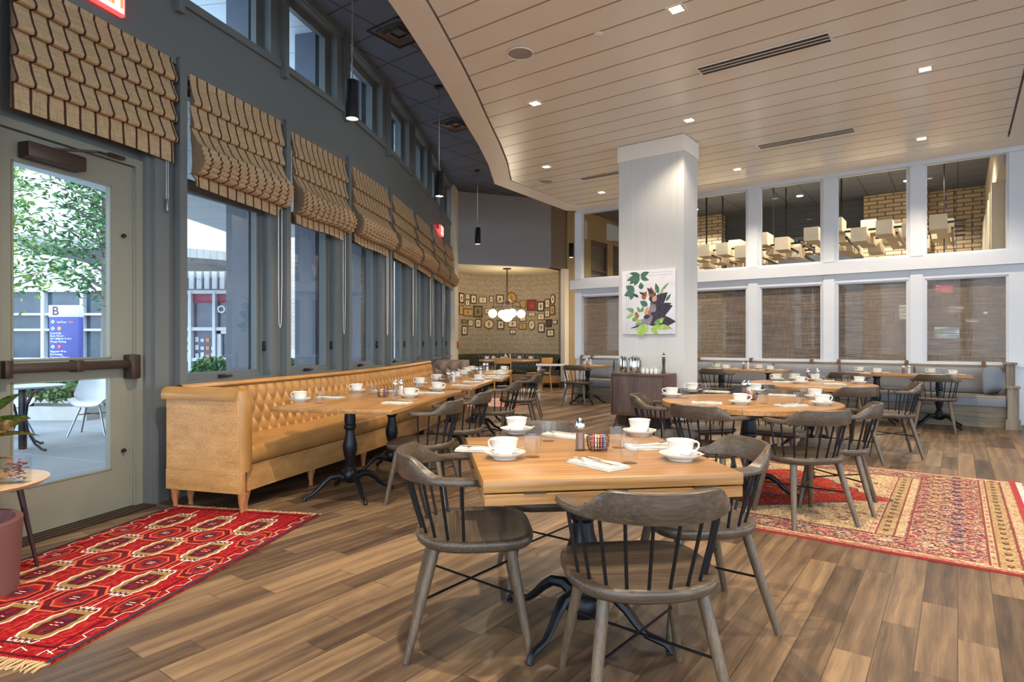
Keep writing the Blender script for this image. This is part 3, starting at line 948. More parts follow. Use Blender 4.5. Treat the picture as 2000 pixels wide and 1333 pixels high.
# roman shades -----------------------------------------------------
def shade(k, a0, a1, gathered, lab):
    T, L = bayframe(k)
    o = thing('roman_shade', lab, 'window shade', T @ Vector(((a0 + a1) / 2, -.05, 3.36 + HBZ[k])), 0, 'striped roman shades')
    o.rotation_euler = (0, 0, math.atan2(T[1][0], T[0][0]))
    w = (a1 - a0) / 2
    prof = [(0.0, 0.0)]
    def fold(zb, h_, out):
        return [(-.012, zb + h_ * .8), (-out * .55, zb + h_ * .45), (-out * .92, zb + h_ * .15), (-out, zb + .012), (-out * .85, zb - .010), (-out * .35, zb - .006), (-.010, zb + .012)]
    if gathered:
        for z in (-.22, -.41):
            prof += fold(z, .19, .055)
        prof += [(-.03, -.45), (-.075, -.53), (-.10, -.56)]
        rows = 6; z = -.565
        for r_ in range(rows):
            t = r_ / (rows - 1)
            out = .10 + .075 * math.sin(PI * (.12 + .62 * t)) - .03 * t
            prof += [(-out * .93, z - .008), (-out - .008, z - .022), (-out - .004, z - .034)]
            z -= .040
        prof += [(-.06, z - .012), (-.02, z + .0), (-.022, z - .05), (-.024, z - .105)]
    else:
        for z in (-.155, -.315, -.475, -.635):
            prof += fold(z, .17, .062)
        prof += [(-.016, -.655), (-.022, -.80)]
    m = len(prof)
    nx = 28
    rnd = random.Random(k)
    ph = rnd.random() * 6
    def pt(i, j, off=0.0):
        u = i / (nx - 1) * 2 - 1
        y, z = prof[j]
        sag = .007 * math.sin(2.4 * u + ph + j * .12) * (j / m)
        narrow = .90 if gathered and j > m - 3 else 1.0
        if gathered: sag -= .022 * (j / m) * u * abs(u)
        yy = y * (1 + .04 * math.sin(5 * u + j * .5 + ph))
        return (u * w * narrow, yy + off, z + sag)
    b = MB(); b.grid(nx, m, lambda i, j: pt(i, j)); b.grid(nx, m, lambda i, j: pt(i, j, .006))
    b.build('fabric', M_stripe, o, angle=80)
    for s_ in (0, nx - 1):      # pleated ends of the folds
        b = MB(); b.sm = False
        b.grid(m, 2, lambda j, q_: (pt(s_, j)[0] + (.001 if q_ else 0) + .004 * (j % 2) * q_, pt(s_, j)[1] if q_ == 0 else min(-.002, pt(s_, j)[1] * .15), pt(s_, j)[2]))
        b.build('fold_end', M_liner, o)
    b = MB(); b.bbox(-w, w, -.004, .03, -.02, .03, .004); b.build('head_rail', M_stripe, o)
    b = MB(); x = w + .02 if gathered else w - .06
    if gathered:
        b.tube([(x, .0, -.1), (x + .0, .0, -1.6), (x - .01, -.0, -1.98), (x - .028, 0, -2.03), (x - .045, 0, -1.98), (x - .05, .0, -1.6), (x - .05, 0, -.1)], .0035, 6)
    else:
        b.tube([(x, -.01, -.7), (x, -.01, -1.12)], .003, 6); b.tube([(x + .018, -.01, -.7), (x + .018, -.01, -1.1)], .003, 6)
        b.bbox(x - .004, x + .02, -.02, 0, -1.20, -1.10, .006)
    b.build('cord', M_cup if gathered else M_brushed, o)
for k in range(4, 13):
    T, L = bayframe(k)
    lab = {4: 'striped roman shade left of the glazed door', 5: 'flat striped roman shade over the glazed door', 6: 'gathered striped roman shade just right of the door, nearest of the gathered ones',
           7: 'second gathered striped roman shade from the door', 8: 'third gathered striped roman shade from the door', 9: 'fourth gathered striped roman shade from the door',
           10: 'fifth gathered striped roman shade from the door', 11: 'sixth gathered striped roman shade, second last towards the nook', 12: 'last gathered striped roman shade at the far end of the window wall'}[k]
    if k == 4: continue
    if k == DOORBAY: shade(k, .10, 1.29, False, lab)
    else: shade(k, .08, L - .09, True, lab)

# ------------------------------------------------------------------ spindle chair
def seat_outline(w, d, n=44):
    pts = []
    for i in range(n):
        a = 2 * PI * i / n
        c, s = math.cos(a), math.sin(a)
        e = 2.5 if s < 0 else 4.2
        x = w * math.copysign(abs(c) ** (2 / e), c)
        y = d * math.copysign(abs(s) ** (2 / e), s)
        if s > 0: x *= 1 - .05 * s
        pts.append((x, y))
    return pts

RAIL = []
def rail_pts():
    """half-round arm rail: list of (x, y, t) with t from -1 (left arm end) to 1"""
    out = []
    n = 41
    for i in range(n):
        t = -1 + 2 * i / (n - 1)
        a = t * R(104)
        x = .268 * math.sin(a); y = -.268 * math.cos(a) * 1.0 - .015
        if abs(t) > .86:           # straight arm ends
            k = (abs(t) - .86) / .14
            y = -.268 * math.cos(R(104) * .86) - .015 + .035 * k
            x = math.copysign(.268, t)
        out.append((x, y, t))
    return out

def sstep(a, b, x):
    x = max(0, min(1, (x - a) / (b - a))); return x * x * (3 - 2 * x)

def chair_builder(pad=None, wood_m=None, leg_m=None):
    wood_m = wood_m or M_chair; leg_m = leg_m or M_chairleg
    def f():
        o = thing('spindle_chair', '', 'chair')
        ol = seat_outline(.262, .245)
        b = MB()
        def ring(k, z): return [(x * k, y * k + .01, z) for x, y in ol]
        b.loft([ring(.80, .418), ring(.93, .420), ring(.985, .432), ring(1.0, .448), ring(.995, .461), ring(.965, .467), ring(.86, .462), ring(.5, .457)])
        b.build('seat', pad or wood_m, o, angle=50)
        # rail
        b = MB(); rings = []
        for x, y, t in rail_pts():
            at = abs(t)
            nx, ny = (math.sin(t * R(104)), -math.cos(t * R(104))) if at <= .86 else (math.copysign(1, t), 0.0)
            c = 1 - sstep(.33, .60, at)                # crest
            z0 = .692; z1 = .717 + .076 * c
            wi = .026 * (1 - c) + .006 * c + (.006 if at > .8 else 0); wo = .026 * (1 - c) + .022 * c
            lean = .020 * c
            if at > .97: wi *= .55; wo *= .55
            ti = wi if c < .5 else .004
            rings.append([(x - nx * (wi + .004), y - ny * (wi + .004), z0 + .004), (x - nx * wi, y - ny * wi, z0), (x + nx * wo, y + ny * wo, z0), (x + nx * (wo + .004), y + ny * (wo + .004), z0 + .006),
                          (x + nx * (wo + lean * .4 + .002), y + ny * (wo + lean * .4 + .002), (z0 + z1) / 2 + .004), (x + nx * (wo * (1 - .35 * c) + lean), y + ny * (wo * (1 - .35 * c) + lean), z1 - .004), (x + nx * (wo * (1 - .55 * c) + lean), y + ny * (wo * (1 - .55 * c) + lean), z1),
                          (x - nx * (wi * (1 - c) - (lean + .001) * c * .8), y - ny * (wi * (1 - c) - (lean + .001) * c * .8), z1), (x - nx * (wi + .003 - .012 * c), y - ny * (wi + .003 - .012 * c), z1 - .008 - .02 * c)])
        b.loft(rings)
        b.build('back_rail', wood_m, o, angle=50)
        rp = rail_pts()
        ns = 10
        sp = None
        for i in range(ns):
            t = -.80 + 1.6 * i / (ns - 1)
            a = t * R(104)
            x1 = .268 * math.sin(a); y1 = -.268 * math.cos(a) - .015
            kx = .85
            x0 = .228 * math.sin(a * .93); y0 = -.218 * math.cos(a * .93) + .01
            b = MB(); b.tube([(x0, y0, .45), ((x0 + x1) / 2, (y0 + y1) / 2, .57), (x1, y1, .70)], .0062, 8)
            b.build('spindle', M_blackrod, o)
        for sx in (-1, 1):
            for sy in (-1, 1):
                b = MB()
                p0 = (sx * .165, sy * .15, .425); p1 = (sx * (.232 if sy > 0 else .235), sy * .225 if sy > 0 else -.262, 0.0)
                b.tube([p0, tuple(p0[i] + (p1[i] - p0[i]) * .5 for i in range(3)), p1], [.0215, .020, .0145], 12)
                b.build('leg', leg_m, o)
        for sx in (-1, 1):
            b = MB(); k = .46
            a = (sx * (.165 + .067 * k), .15 + .075 * k, .425 * (1 - k)); c = (-sx * (.165 + .07 * k), -.15 - .112 * k, .425 * (1 - k) + .004 * sx)
            b.tube([a, c], .0055, 6); b.sphere(a, .008, 8, 6); b.sphere(c, .008, 8, 6)
            b.build('stretcher', M_blackrod, o)
        return o
    return f

# ------------------------------------------------------------------ table bases
def pedestal(parent, h=.70, at=(0, 0), reach=.36, rot=45, feet=4, thick=1.0):
    b = MB(); k = thick
    prof = [(.035, h), (.055 * k, h), (.055 * k, h - .03), (.040 * k, h - .04), (.046 * k, h - .10), (.043 * k, h - .14), (.050 * k, h - .15), (.050 * k, h - .17), (.036 * k, h - .19), (.040 * k, h - .24), (.056 * k, h - .30),
            (.058 * k, h - .34), (.046 * k, h - .40), (.034 * k, h - .44), (.030 * k, h - .47), (.044 * k, h - .485), (.044 * k, h - .50), (.056 * k, h - .515), (.064 * k, h - .54), (.064 * k, h - .57), (.05 * k, h - .60), (.03, h - .615)]
    b.lathe(prof, 24, (at[0], at[1], 0))
    b.box(at[0] - .20, at[0] + .20, at[1] - .022, at[1] + .022, h - .006, h + .008)
    b.box(at[0] - .022, at[0] + .022, at[1] - .20, at[1] + .20, h - .006, h + .008)
    b.build('column', M_black, parent)
    for i in range(feet):
        a = R(rot + 360 / feet * i)
        c, s = math.cos(a), math.sin(a)
        pr = [(.04, .135, .030), (.10, .165, .027), (.16, .160, .024), (.21, .125, .021), (.26, .075, .018), (.30, .045, .016), (reach - .02, .034, .015), (reach, .022, .016), (reach + .008, .006, .016)]
        b = MB()
        b.tube([(at[0] + c * r_, at[1] + s * r_, z) for r_, z, w in pr], [w for r_, z, w in pr], 8, flat=1.0)
        b.lathe([(.014, 0), (.016, .004), (.012, .012), (0, .012)], 10, (at[0] + c * reach, at[1] + s * reach, 0))
        b.build('foot', M_black, parent)

def rect_table(name, label, cx, cy, w, l, rot, peds, group=None, h=.76, mat=None, th=.035):
    """w along local x, l along local y"""
    o = thing(name, label, 'table', (cx, cy, 0), rot, group)
    b = MB(); b.bbox(-w / 2, w / 2, -l / 2, l / 2, h - th, h, .004); b.build('tabletop', mat or M_topy, o)
    for p in peds: pedestal(o, h - th - .008, p)
    return o

# the near table: square top, its four round-edged leaves folded under
HT = (.312, 2.655); HA = R(8)
def hinge(b, x, y, z, along_x):
    if along_x: b.box(x - .04, x + .04, y - .001, y + .02, z - .003, z + .003)
    else: b.box(x - .002, x + .004, y - .05, y + .05, z - .012, z + .010)
def round_segment(r, n=20):
    """circle segment outside a square of half side r/sqrt2, chord along x at y=0, reaching to +y"""
    h = r / math.sqrt(2)
    return [(r * math.cos(R(45 + 90 * i / n)), r * math.sin(R(45 + 90 * i / n)) - h) for i in range(n + 1)]
def leaf_table(label, x, y, rot, folded):
    o = thing('drop_leaf_table', label, 'table', (x, y, 0), rot, 'drop leaf tables')
    hs = .485; r = hs * math.sqrt(2)
    b = MB(); b.bbox(-hs, hs, -hs, hs, .717, .76, .003); b.build('tabletop', M_top, o)
    for i in range(4):
        M = Matrix.Rotation(R(90 * i), 4, 'Z')
        b = MB()
        seg = round_segment(r)
        if folded:
            b.T = M @ Matrix.Translation((0, -hs, 0))
            seg = [(sx * .995, sy + .001) for sx, sy in seg]
            b.prism([(sx, sy * .93) for sx, sy in seg], .6705, .7115)
            lf = b.build('leaf', M_top, o, bevel=.003)
            for hx in (-.30, 0, .33):
                b = MB(); b.T = M @ Matrix.Translation((0, -hs, 0)); hinge(b, hx, -.004, .7135, True)
                b.build('hinge', M_bronze, lf)
        else:
            b.T = M @ Matrix.Translation((0, hs + .0015, 0))
            b.prism(seg, .718, .7595)
            b.build('leaf', M_top, o, bevel=.003)
    b = MB(); b.box(-.30, .30, -.03, .03, .655, .668 if folded else .716); b.box(-.03, .03, -.30, .30, .655, .668 if folded else .716); b.build('brace', M_black, o)
    pedestal(o, .65, (0, 0), .40, 45, 4, 1.25)
    return o
leaf_table('square wooden table in the foreground with its round leaves folded under', HT[0], HT[1], HA, True)
RT1 = (1.93, 4.92); RT2 = (3.42, 6.95)
leaf_table('round wooden table on the big patterned rug', RT1[0], RT1[1], R(20), False)
leaf_table('round wooden table farther back, between the rug and the grey bench', RT2[0], RT2[1], R(30), False)

# ---- chairs: (x, y, facing degrees: 0 looks away from the camera, 90 looks left), label
CH_G = 'grey brown spindle chairs'
def chair_at(x, y, deg, label, kind='chair', group=CH_G):
    b = {'chair': chair_builder(), 'chair_pad': chair_builder(M_beigecush)}[kind]
    return place(kind, b, (x, y, 0), R(deg), label, group)
chair_at(.445, 2.12, 6, 'spindle chair with its back to the camera, front of the square table')
chair_at(-.175, 2.60, -84, 'spindle chair at the left side of the foreground square table')
chair_at(.84, 2.76, 98, 'spindle chair at the right side of the foreground square table')
chair_at(.19, 3.17, 186, 'spindle chair at the far side of the foreground square table, mostly hidden')
chair_at(-.70, 4.78, 79, 'nearest spindle chair along the row of banquette tables')
chair_at(-.50, 5.55, 79, 'second spindle chair along the banquette row, end of the first table')
chair_at(-.20, 6.95, 82, 'third spindle chair along the banquette row, at the second table')
chair_at(.09, 8.35, 85, 'fourth spindle chair along the banquette row, at the third table')
chair_at(.22, 9.75, 86, 'farthest spindle chair along the banquette row', 'chair_pad')
def around(c, ang, r, lab, kind='chair', tw=0):
    """ang measured from +x, the chair faces the centre c"""
    x = c[0] + r * math.cos(R(ang)); y = c[1] + r * math.sin(R(ang))
    chair_at(x, y, ang + 90 + tw, lab, kind)
around(RT1, 223, .60, 'spindle chair at the rug table, near left, back towards the camera')
around(RT1, 279, .68, 'spindle chair at the rug table standing nearest the camera, legs on the rug')
around(RT1, 328, .62, 'spindle chair at the right side of the rug table')
around(RT1, 163, .64, 'spindle chair at the left side of the rug table, before the cabinet')
around(RT1, 106, .68, 'spindle chair at the far left side of the rug table')
around(RT1, 48, .68, 'spindle chair at the far right side of the rug table')
around(RT2, 212, .66, 'spindle chair at the farther round table, near left')
around(RT2, 274, .66, 'spindle chair at the farther round table, nearest the camera')
around(RT2, 340, .80, 'spindle chair pulled out at the right of the farther round table')
around(RT2, 65, .62, 'spindle chair at the farther round table, bench side')

# banquette tables
T1 = (-1.145, 5.235, -11.5); T2 = (-.72, 7.07, -9); T3 = (-.46, 8.28, -6); T4 = (-.42, 9.62, -4)
rect_table('dining_table', 'long wooden table on two iron pedestals, nearest at the leather banquette', T1[0], T1[1], .96, 1.76, R(T1[2]), [(-.10, -.36), (-.10, .50)], 'banquette tables')
rect_table('dining_table', 'second wooden table along the leather banquette', T2[0], T2[1], .80, 1.22, R(T2[2]), [(0, 0)], 'banquette tables')
rect_table('dining_table', 'third wooden table along the leather banquette', T3[0], T3[1], .78, 1.0, R(T3[2]), [(0, 0)], 'banquette tables')
rect_table('dining_table', 'farthest wooden table along the leather banquette', T4[0], T4[1], .78, 1.1, R(T4[2]), [(0, 0)], 'banquette tables')

# tables at the grey bench, local x along the storefront
AU = math.atan2(U.y, U.x)
def wtable(s, d, w, l, peds, label):
    p = W(s, d)
    o = thing('dining_table', label, 'table', (p.x, p.y, 0), AU, 'tables at the grey bench')
    b = MB(); b.bbox(-w / 2, w / 2, -l / 2, l / 2, .725, .76, .004); b.build('tabletop', M_top, o)
    for q_ in peds: pedestal(o, .717, q_)
    return o
TC = (1.30, -.98); TB = (3.62, -.98); TA = (4.98, -.98); TD = (6.62, -1.12)
wtable(*TC, 1.62, .72, [(-.36, 0), (.42, 0)], 'long wooden table at the right end of the grey bench')
wtable(*TB, 1.40, .70, [(-.4, 0), (.4, 0)], 'wooden table at the middle of the grey bench, behind the round tables')
wtable(*TA, .72, .70, [(0, 0)], 'small wooden table at the grey bench just right of the pillar')
wtable(*TD, .74, .70, [(0, 0)], 'small wooden table at the left end of the grey bench')
def wchair(s, d, deg, lab, kind='chair'):
    p = W(s, d); chair_at(p.x, p.y, math.degrees(ANG_V) - 90 + deg, lab, kind)
wchair(.92, -1.40, 0, 'spindle chair at the right half of the rightmost bench table')
wchair(2.0, -1.42, 0, 'spindle chair at the left half of the rightmost bench table')
wchair(3.95, -1.42, 0, 'spindle chair at the middle bench table, seen dark behind the rug table')
wchair(6.58, -1.55, 8, 'spindle chair at the left end bench table, left of the cabinet')

# pale console table beside the nook column
cp = Vector((.96, 12.75, 0))
o = thing('console_table', 'pale painted console table by the left end bench table', 'table', cp, R(-4))
b = MB(); b.bbox(-.45, .22, -.22, .22, .73, .76, .004); b.build('tabletop', M_trimwhite, o)
for x in (-.42, .15):
    for y in (-.19, .15):
        b = MB(); b.bbox(x, x + .05, y, y + .05, 0, .73, .003); b.build('leg', M_trimwhite, o)

# ------------------------------------------------------------------ leather banquette along the windows
def catmull(pts, step=.05):
    out = []
    P = [Vector(p) for p in pts]
    for i in range(1, len(P) - 2):
        a, b_, c, d = P[i - 1], P[i], P[i + 1], P[i + 2]
        n_ = max(2, int((c - b_).length / step))
        for k in range(n_):
            t = k / n_
            out.append(0.5 * ((2 * b_) + (-a + c) * t + (2 * a - 5 * b_ + 4 * c - d) * t * t + (-a + 3 * b_ - 3 * c + d) * t ** 3))
    return out
WC = catmull([Vector((x, y)) for x, y in BP])
def bpath(y0, y1):
    pts = [p for p in WC if y0 <= p.y <= y1]
    s = [0]
    for i in range(1, len(pts)): s.append(s[-1] + (pts[i] - pts[i - 1]).length)
    return pts, s
def offs(pts, i, off):
    t = (pts[min(i + 1, len(pts) - 1)] - pts[max(i - 1, 0)]).normalized()
    return pts[i] + Vector((t.y, -t.x)) * off
def tuft(u, z, p=.118, zt=.80, depth=.040):
    """leather surface height with diamond tufts below zt and pleats above"""
    q = .19
    if z < zt:
        a = u / p + (zt - z) / q; c = u / p - (zt - z) / q
        h = (abs(math.sin(PI * a)) * abs(math.sin(PI * c))) ** .42
    else:
        h = abs(math.sin(PI * u / p)) ** .5 * (1 - .35 * min(1, (z - zt) / .06) ** 2)
    return h * depth
pts, ss = bpath(4.66, 10.42)
Lb = ss[-1]
def at_s(s, off):
    for i in range(len(ss) - 1):
        if ss[i + 1] >= s: break
    t = (s - ss[i]) / (ss[i + 1] - ss[i])
    a = offs(pts, i, off); c = offs(pts, i + 1, off)
    return a + (c - a) * t
bq = thing('banquette', 'long caramel leather banquette with tufted back and oak end under the windows', 'banquette', (at_s(0, .5).x, at_s(0, .5).y, 0))
O = Vector(bq.location)
def L3(p, z): return (p.x - O.x, p.y - O.y, z)
b = MB()
NS = int(Lb / .0118); zs = [.44 + (.865 - .44) * j / 38 for j in range(39)]
def back(i, j):
    s = Lb * i / NS; z = zs[j]
    off = .335 - .10 * (z - .44) / .42 + tuft(s, z)
    return L3(at_s(s, off), z)
rowlen = len(zs)
b.grid(NS + 1, rowlen, back)
b.build('tufted_back', M_leather, bq, angle=180)
b = MB()
def cap(i, j):
    s = Lb * i / 120
    pr = [(.245, .862), (.27, .885), (.265, .905), (.235, .915), (.19, .905), (.18, .88), (.18, .30)][j]
    return L3(at_s(s, pr[0]), pr[1])
b.grid(121, 7, cap)
b.build('back_cap', M_leather, bq, angle=60)
b = MB()
rings = []
for i in range(121):
    s = Lb * i / 120
    rings.append([L3(at_s(s, a), z) for a, z in ((.30, .33), (.83, .33), (.86, .345), (.865, .39), (.86, .435), (.84, .462), (.80, .472), (.55, .475), (.30, .465))])
b.loft(rings)
b.build('seat', M_leather, bq, angle=60)
b = MB()
rings = [[L3(at_s(Lb * i / 120, a), z) for a, z in ((.22, .14), (.845, .14), (.845, .33), (.22, .33))] for i in range(121)]
b.sm = False; b.loft(rings)
b.build('base_panel', M_oaky, bq)
# end panel with rolled leather arm
e0 = at_s(0, .20); e1 = at_s(0, .87); ex = Vector((*(e1 - e0).normalized(), 0)); ey = Vector((-ex.y, ex.x, 0))
ET = frame(Vector((e0.x - O.x, e0.y - O.y, 0)), ex, ey)
w = (e1 - e0).length
b = MB(); b.T = ET; b.sm = False
b.box(0, w + .01, -.10, -.06, .14, .29); b.prism([(0, -.095), (w - .02, -.095), (w - .02, -.06), (0, -.06)], .29, .83)
b.build('end_panel', M_oakpanel, bq, bevel=.003)
b = MB(); b.T = ET
# leather roll: across the top and down the front edge
prof = [(-.11, .815), (-.115, .845), (-.105, .885), (-.07, .905), (-.02, .905), (.01, .88), (.012, .84), (.0, .815)]
b.loft([[(x, y, z) for y, z in prof] for x in (-.03, .05, w * .5, w - .04)])
b.build('arm_roll', M_leather, bq, angle=60)
b = MB(); b.T = ET
b.loft([[(w - .05 + dx, y, z) for dx, y in ((0, -.09), (.035, -.09), (.05, -.07), (.055, -.03), (.045, .03), (.02, .05), (0, .05))] for dx0, z in ((0, .29), (0, .55), (0, .80))] +
       [[(w - .055 + dx * .9, y, .885) for dx, y in ((0, -.08), (.035, -.08), (.045, -.07), (.05, -.03), (.04, .0), (.02, .01), (0, .01))]])
b.build('arm_front', M_leather, bq, angle=60)
b = MB(); b.T = ET; b.bbox(0.0, w - .06, -.06, .02, .32, .87, .01); b.build('arm_inside', M_leather, bq)
def cab_leg(b, x, y):
    b.tube([(x, y, .14), (x, y, .12), (x, y - .008, .07), (x, y - .004, .03), (x, y - .002, 0)], [.036, .034, .024, .016, .02], 12)
for i in range(8):
    s = .04 + (Lb - .1) * i / 7
    for off in (.30, .80):
        b = MB(); p = at_s(s, off); l = L3(p, 0); cab_leg(b, l[0], l[1]); b.build('leg', M_oakleg, bq)
for off in (.24, .84):
    b = MB(); b.T = ET; cab_leg(b, off - .18, -.065); b.build('leg', M_oakleg, bq)

# short brown leather return at the far end
def tufted_bench(name, label, P, ex, w, mat, base_mat, p=.20, zb=.90, loc_legs=True):
    ey = Vector((-ex.y, ex.x, 0))
    o = thing(name, label, 'banquette', P, math.atan2(ex.y, ex.x))
    b = MB(); n_ = int(w / .02)
    b.grid(n_ + 1, 26, lambda i, j: (w * i / n_, -.30 - tuft(w * i / n_ + p, .47 + .40 * j / 25, p, .78, .04) + .12 * (j / 25), .47 + .40 * j / 25))
    b.build('tufted_back', mat, o, angle=180)
    b = MB(); b.bbox(0, w, -.20, -.02, .30, zb, .03, 4); b.build('back_frame', mat, o)
    b = MB(); b.bbox(-.0, w, -.80, -.22, .32, .47, .03, 4); b.build('seat', mat, o)
    b = MB(); b.sm = False; b.box(0, w, -.78, -.02, .13, .32); b.build('base_panel', base_mat, o)
    for x in (.06, w - .06):
        for y in (-.72, -.10):
            b = MB(); cab_leg(b, x, y); b.build('leg', M_oakleg, o)
    return o
tufted_bench('banquette', 'short brown leather tufted seat at the far end of the caramel banquette', Vector((-1.42, 11.35, 0)), Vector((1, .05, 0)).normalized(), .62, M_brleather, M_oakpanel)

# ------------------------------------------------------------------ nook: curved green banquette, round table, chairs
o = thing('banquette', 'curved dark green tufted banquette inside the round nook', 'banquette', NC)
def nk(a, r, z): return (r * math.cos(a), r * math.sin(a), z)
a1_, a2_ = R(2), R(188)
n_ = 150
b = MB()
b.grid(n_ + 1, 24, lambda i, j: nk(a1_ + (a2_ - a1_) * i / n_, 1.30 + .10 * j / 23 - tuft((a2_ - a1_) * i / n_ * 1.4, .47 + .40 * j / 23, .12, .80, .035), .45 + .41 * j / 23))
b.build('tufted_back', M_grleather, o, angle=180)
b = MB(); b.loft([[nk(a1_ + (a2_ - a1_) * i / 60, r_, z) for r_, z in ((1.38, .30), (1.455, .30), (1.455, .87), (1.43, .885), (1.40, .88), (1.385, .86))] for i in range(61)])
b.build('back_frame', M_grleather, o, angle=60)
b = MB(); b.loft([[nk(a1_ + (a2_ - a1_) * i / 60, r_, z) for r_, z in ((1.36, .32), (.86, .32), (.845, .36), (.845, .44), (.87, .47), (1.36, .47))] for i in range(61)])
b.build('seat', M_grleather, o, angle=60)
b = MB(); b.sm = False; b.loft([[nk(a1_ + (a2_ - a1_) * i / 60, r_, z) for r_, z in ((1.45, .12), (.86, .12), (.86, .32), (1.45, .32))] for i in range(61)])
b.build('base_panel', M_oakpanel, o)
for i in range(7):
    for r_ in (.92, 1.38):
        b = MB(); x, y, z = nk(a1_ + .04 + (a2_ - a1_ - .08) * i / 6, r_, 0); cab_leg(b, x, y); b.build('leg', M_oakleg, o)
NTB = (-.07, 15.95)
o = thing('dining_table', 'round wooden table in the nook under the globe chandelier', 'table', (NTB[0], NTB[1], 0))
b = MB(); b.lathe([(0, .72), (.80, .72), (.81, .74), (.80, .76), (0, .76)], 48); b.build('tabletop', M_top, o, angle=30)
pedestal(o, .712, (0, 0), .42, 45, 4, 1.3)
def wchair_builder():
    o = thing('wooden_chair', '', 'chair')
    b = MB(); b.bbox(-.22, .22, -.21, .21, .44, .465, .012); b.build('seat', M_oakpanel, o)
    for x in (-.19, .19):
        b = MB(); b.tube([(x, -.20, .44), (x, -.27, .84)], [.016, .014], 8); b.tube([(x, -.20, .44), (x * 1.08, -.25, 0)], [.018, .013], 8); b.build('leg', M_oakpanel, o)
        b = MB(); b.tube([(x, .18, .44), (x * 1.08, .21, 0)], [.018, .013], 8); b.build('leg', M_oakpanel, o)
    b = MB(); b.grid(12, 2, lambda i, j: (-.21 + .42 * i / 11, -.255 - .012 * j - .02 * math.cos((i / 11 - .5) * PI), .70 + .14 * j))
    b.grid(12, 2, lambda i, j: (-.21 + .42 * i / 11, -.275 - .012 * j - .02 * math.cos((i / 11 - .5) * PI), .70 + .14 * j))
    b.bbox(-.2, .2, -.285, -.262, .70, .84, .008); b.build('back_panel', M_oakpanel, o)
    return o
place('wooden_chair', wchair_builder, (-.235, 14.95, 0), R(3), 'light wooden chair with its back to us before the nook table', 'light wooden nook chairs')
place('wooden_chair', wchair_builder, (.66, 15.02, 0), R(48), 'light wooden chair at the right of the nook table', 'light wooden nook chairs')

# globe chandelier
C = Vector((-.13, 15.95, 0))
o = thing('globe_chandelier', 'black iron chandelier with five glowing globes in the nook', 'chandelier', C)
b = MB(); b.lathe([(0, 3.17), (.11, 3.17), (.11, 3.145), (.02, 3.135), (0, 3.135)], 20); b.tube([(0, 0, 3.15), (0, 0, 2.28)], .016, 8)
b.lathe([(0, 2.20), (.045, 2.22), (.05, 2.28), (.03, 2.34), (0, 2.34)], 16)
ring_ = [(.40 * math.cos(2 * PI * i / 40), .40 * math.sin(2 * PI * i / 40), 2.14) for i in range(40)]
b.tube(ring_, .008, 6, loop=True)
b.build('stem', M_bronze, o)
for i in range(4):
    a = R(20 + 90 * i); c, s = math.cos(a), math.sin(a)
    b = MB(); b.tube([(0, 0, 2.30), (c * .2, s * .2, 2.32), (c * .34, s * .34, 2.27), (c * .40, s * .40, 2.16), (c * .40, s * .40, 2.08)], .009, 6)
    ar = b.build('arm', M_bronze, o)
    b = MB(); b.sphere((c * .40, s * .40, 1.97), .115, 20, 12); b.build('globe', M_globe, ar)
b = MB(); b.tube([(0, 0, 2.22), (0, 0, 2.05)], .010, 6); ar = b.build('arm', M_bronze, o)
b = MB(); b.sphere((0, 0, 1.92), .165, 20, 12); b.build('globe', M_globe, ar)
for dz in (0,):
    ld = bpy.data.lights.new('lamp_light', 'POINT'); ld.energy = 26; ld.color = (1, .84, .62); ld.shadow_soft_size = .3
    lo = bpy.data.objects.new('lamp_light', ld); lo.location = (C.x, C.y, 1.6 + .75); col.objects.link(lo)

# framed pictures on the nook wallpaper, located where the photo's lines of sight meet the wall
def ray_nook(px, py):
    t = (px - 1000) / FPX
    # (tY-cx)^2+(Y-cy)^2=r^2, far root
    r = NR - .012
    A_ = t * t + 1; B_ = -2 * (t * NC.x + NC.y); C_ = NC.x ** 2 + NC.y ** 2 - r * r
    Y = (-B_ + math.sqrt(max(0, B_ * B_ - 4 * A_ * C_))) / (2 * A_)
    return Vector((t * Y, Y, CH + (666.5 - py) / FPX * Y))
M_fgold = plain('gilt frame', rgb(150, 118, 62), .4, .5); M_fbrown = plain('brown frame', rgb(92, 68, 42), .5); M_folive = plain('olive gilt frame', rgb(118, 98, 54), .45, .3)
M_fdark = plain('dark frame', rgb(54, 42, 34), .5); M_fred = plain('red frame', rgb(132, 46, 30), .5)
M_paperw = plain('cream print paper', rgb(226, 210, 176), .8); M_inkd = plain('print ink dark', rgb(84, 72, 70), .8); M_inkb = plain('print ink brown', rgb(150, 120, 84), .8)
M_inkr = plain('print ink red', rgb(188, 70, 52), .8); M_inkg = plain('print olive', rgb(138, 124, 84), .8); M_ochre = plain('print ochre', rgb(198, 158, 88), .8)
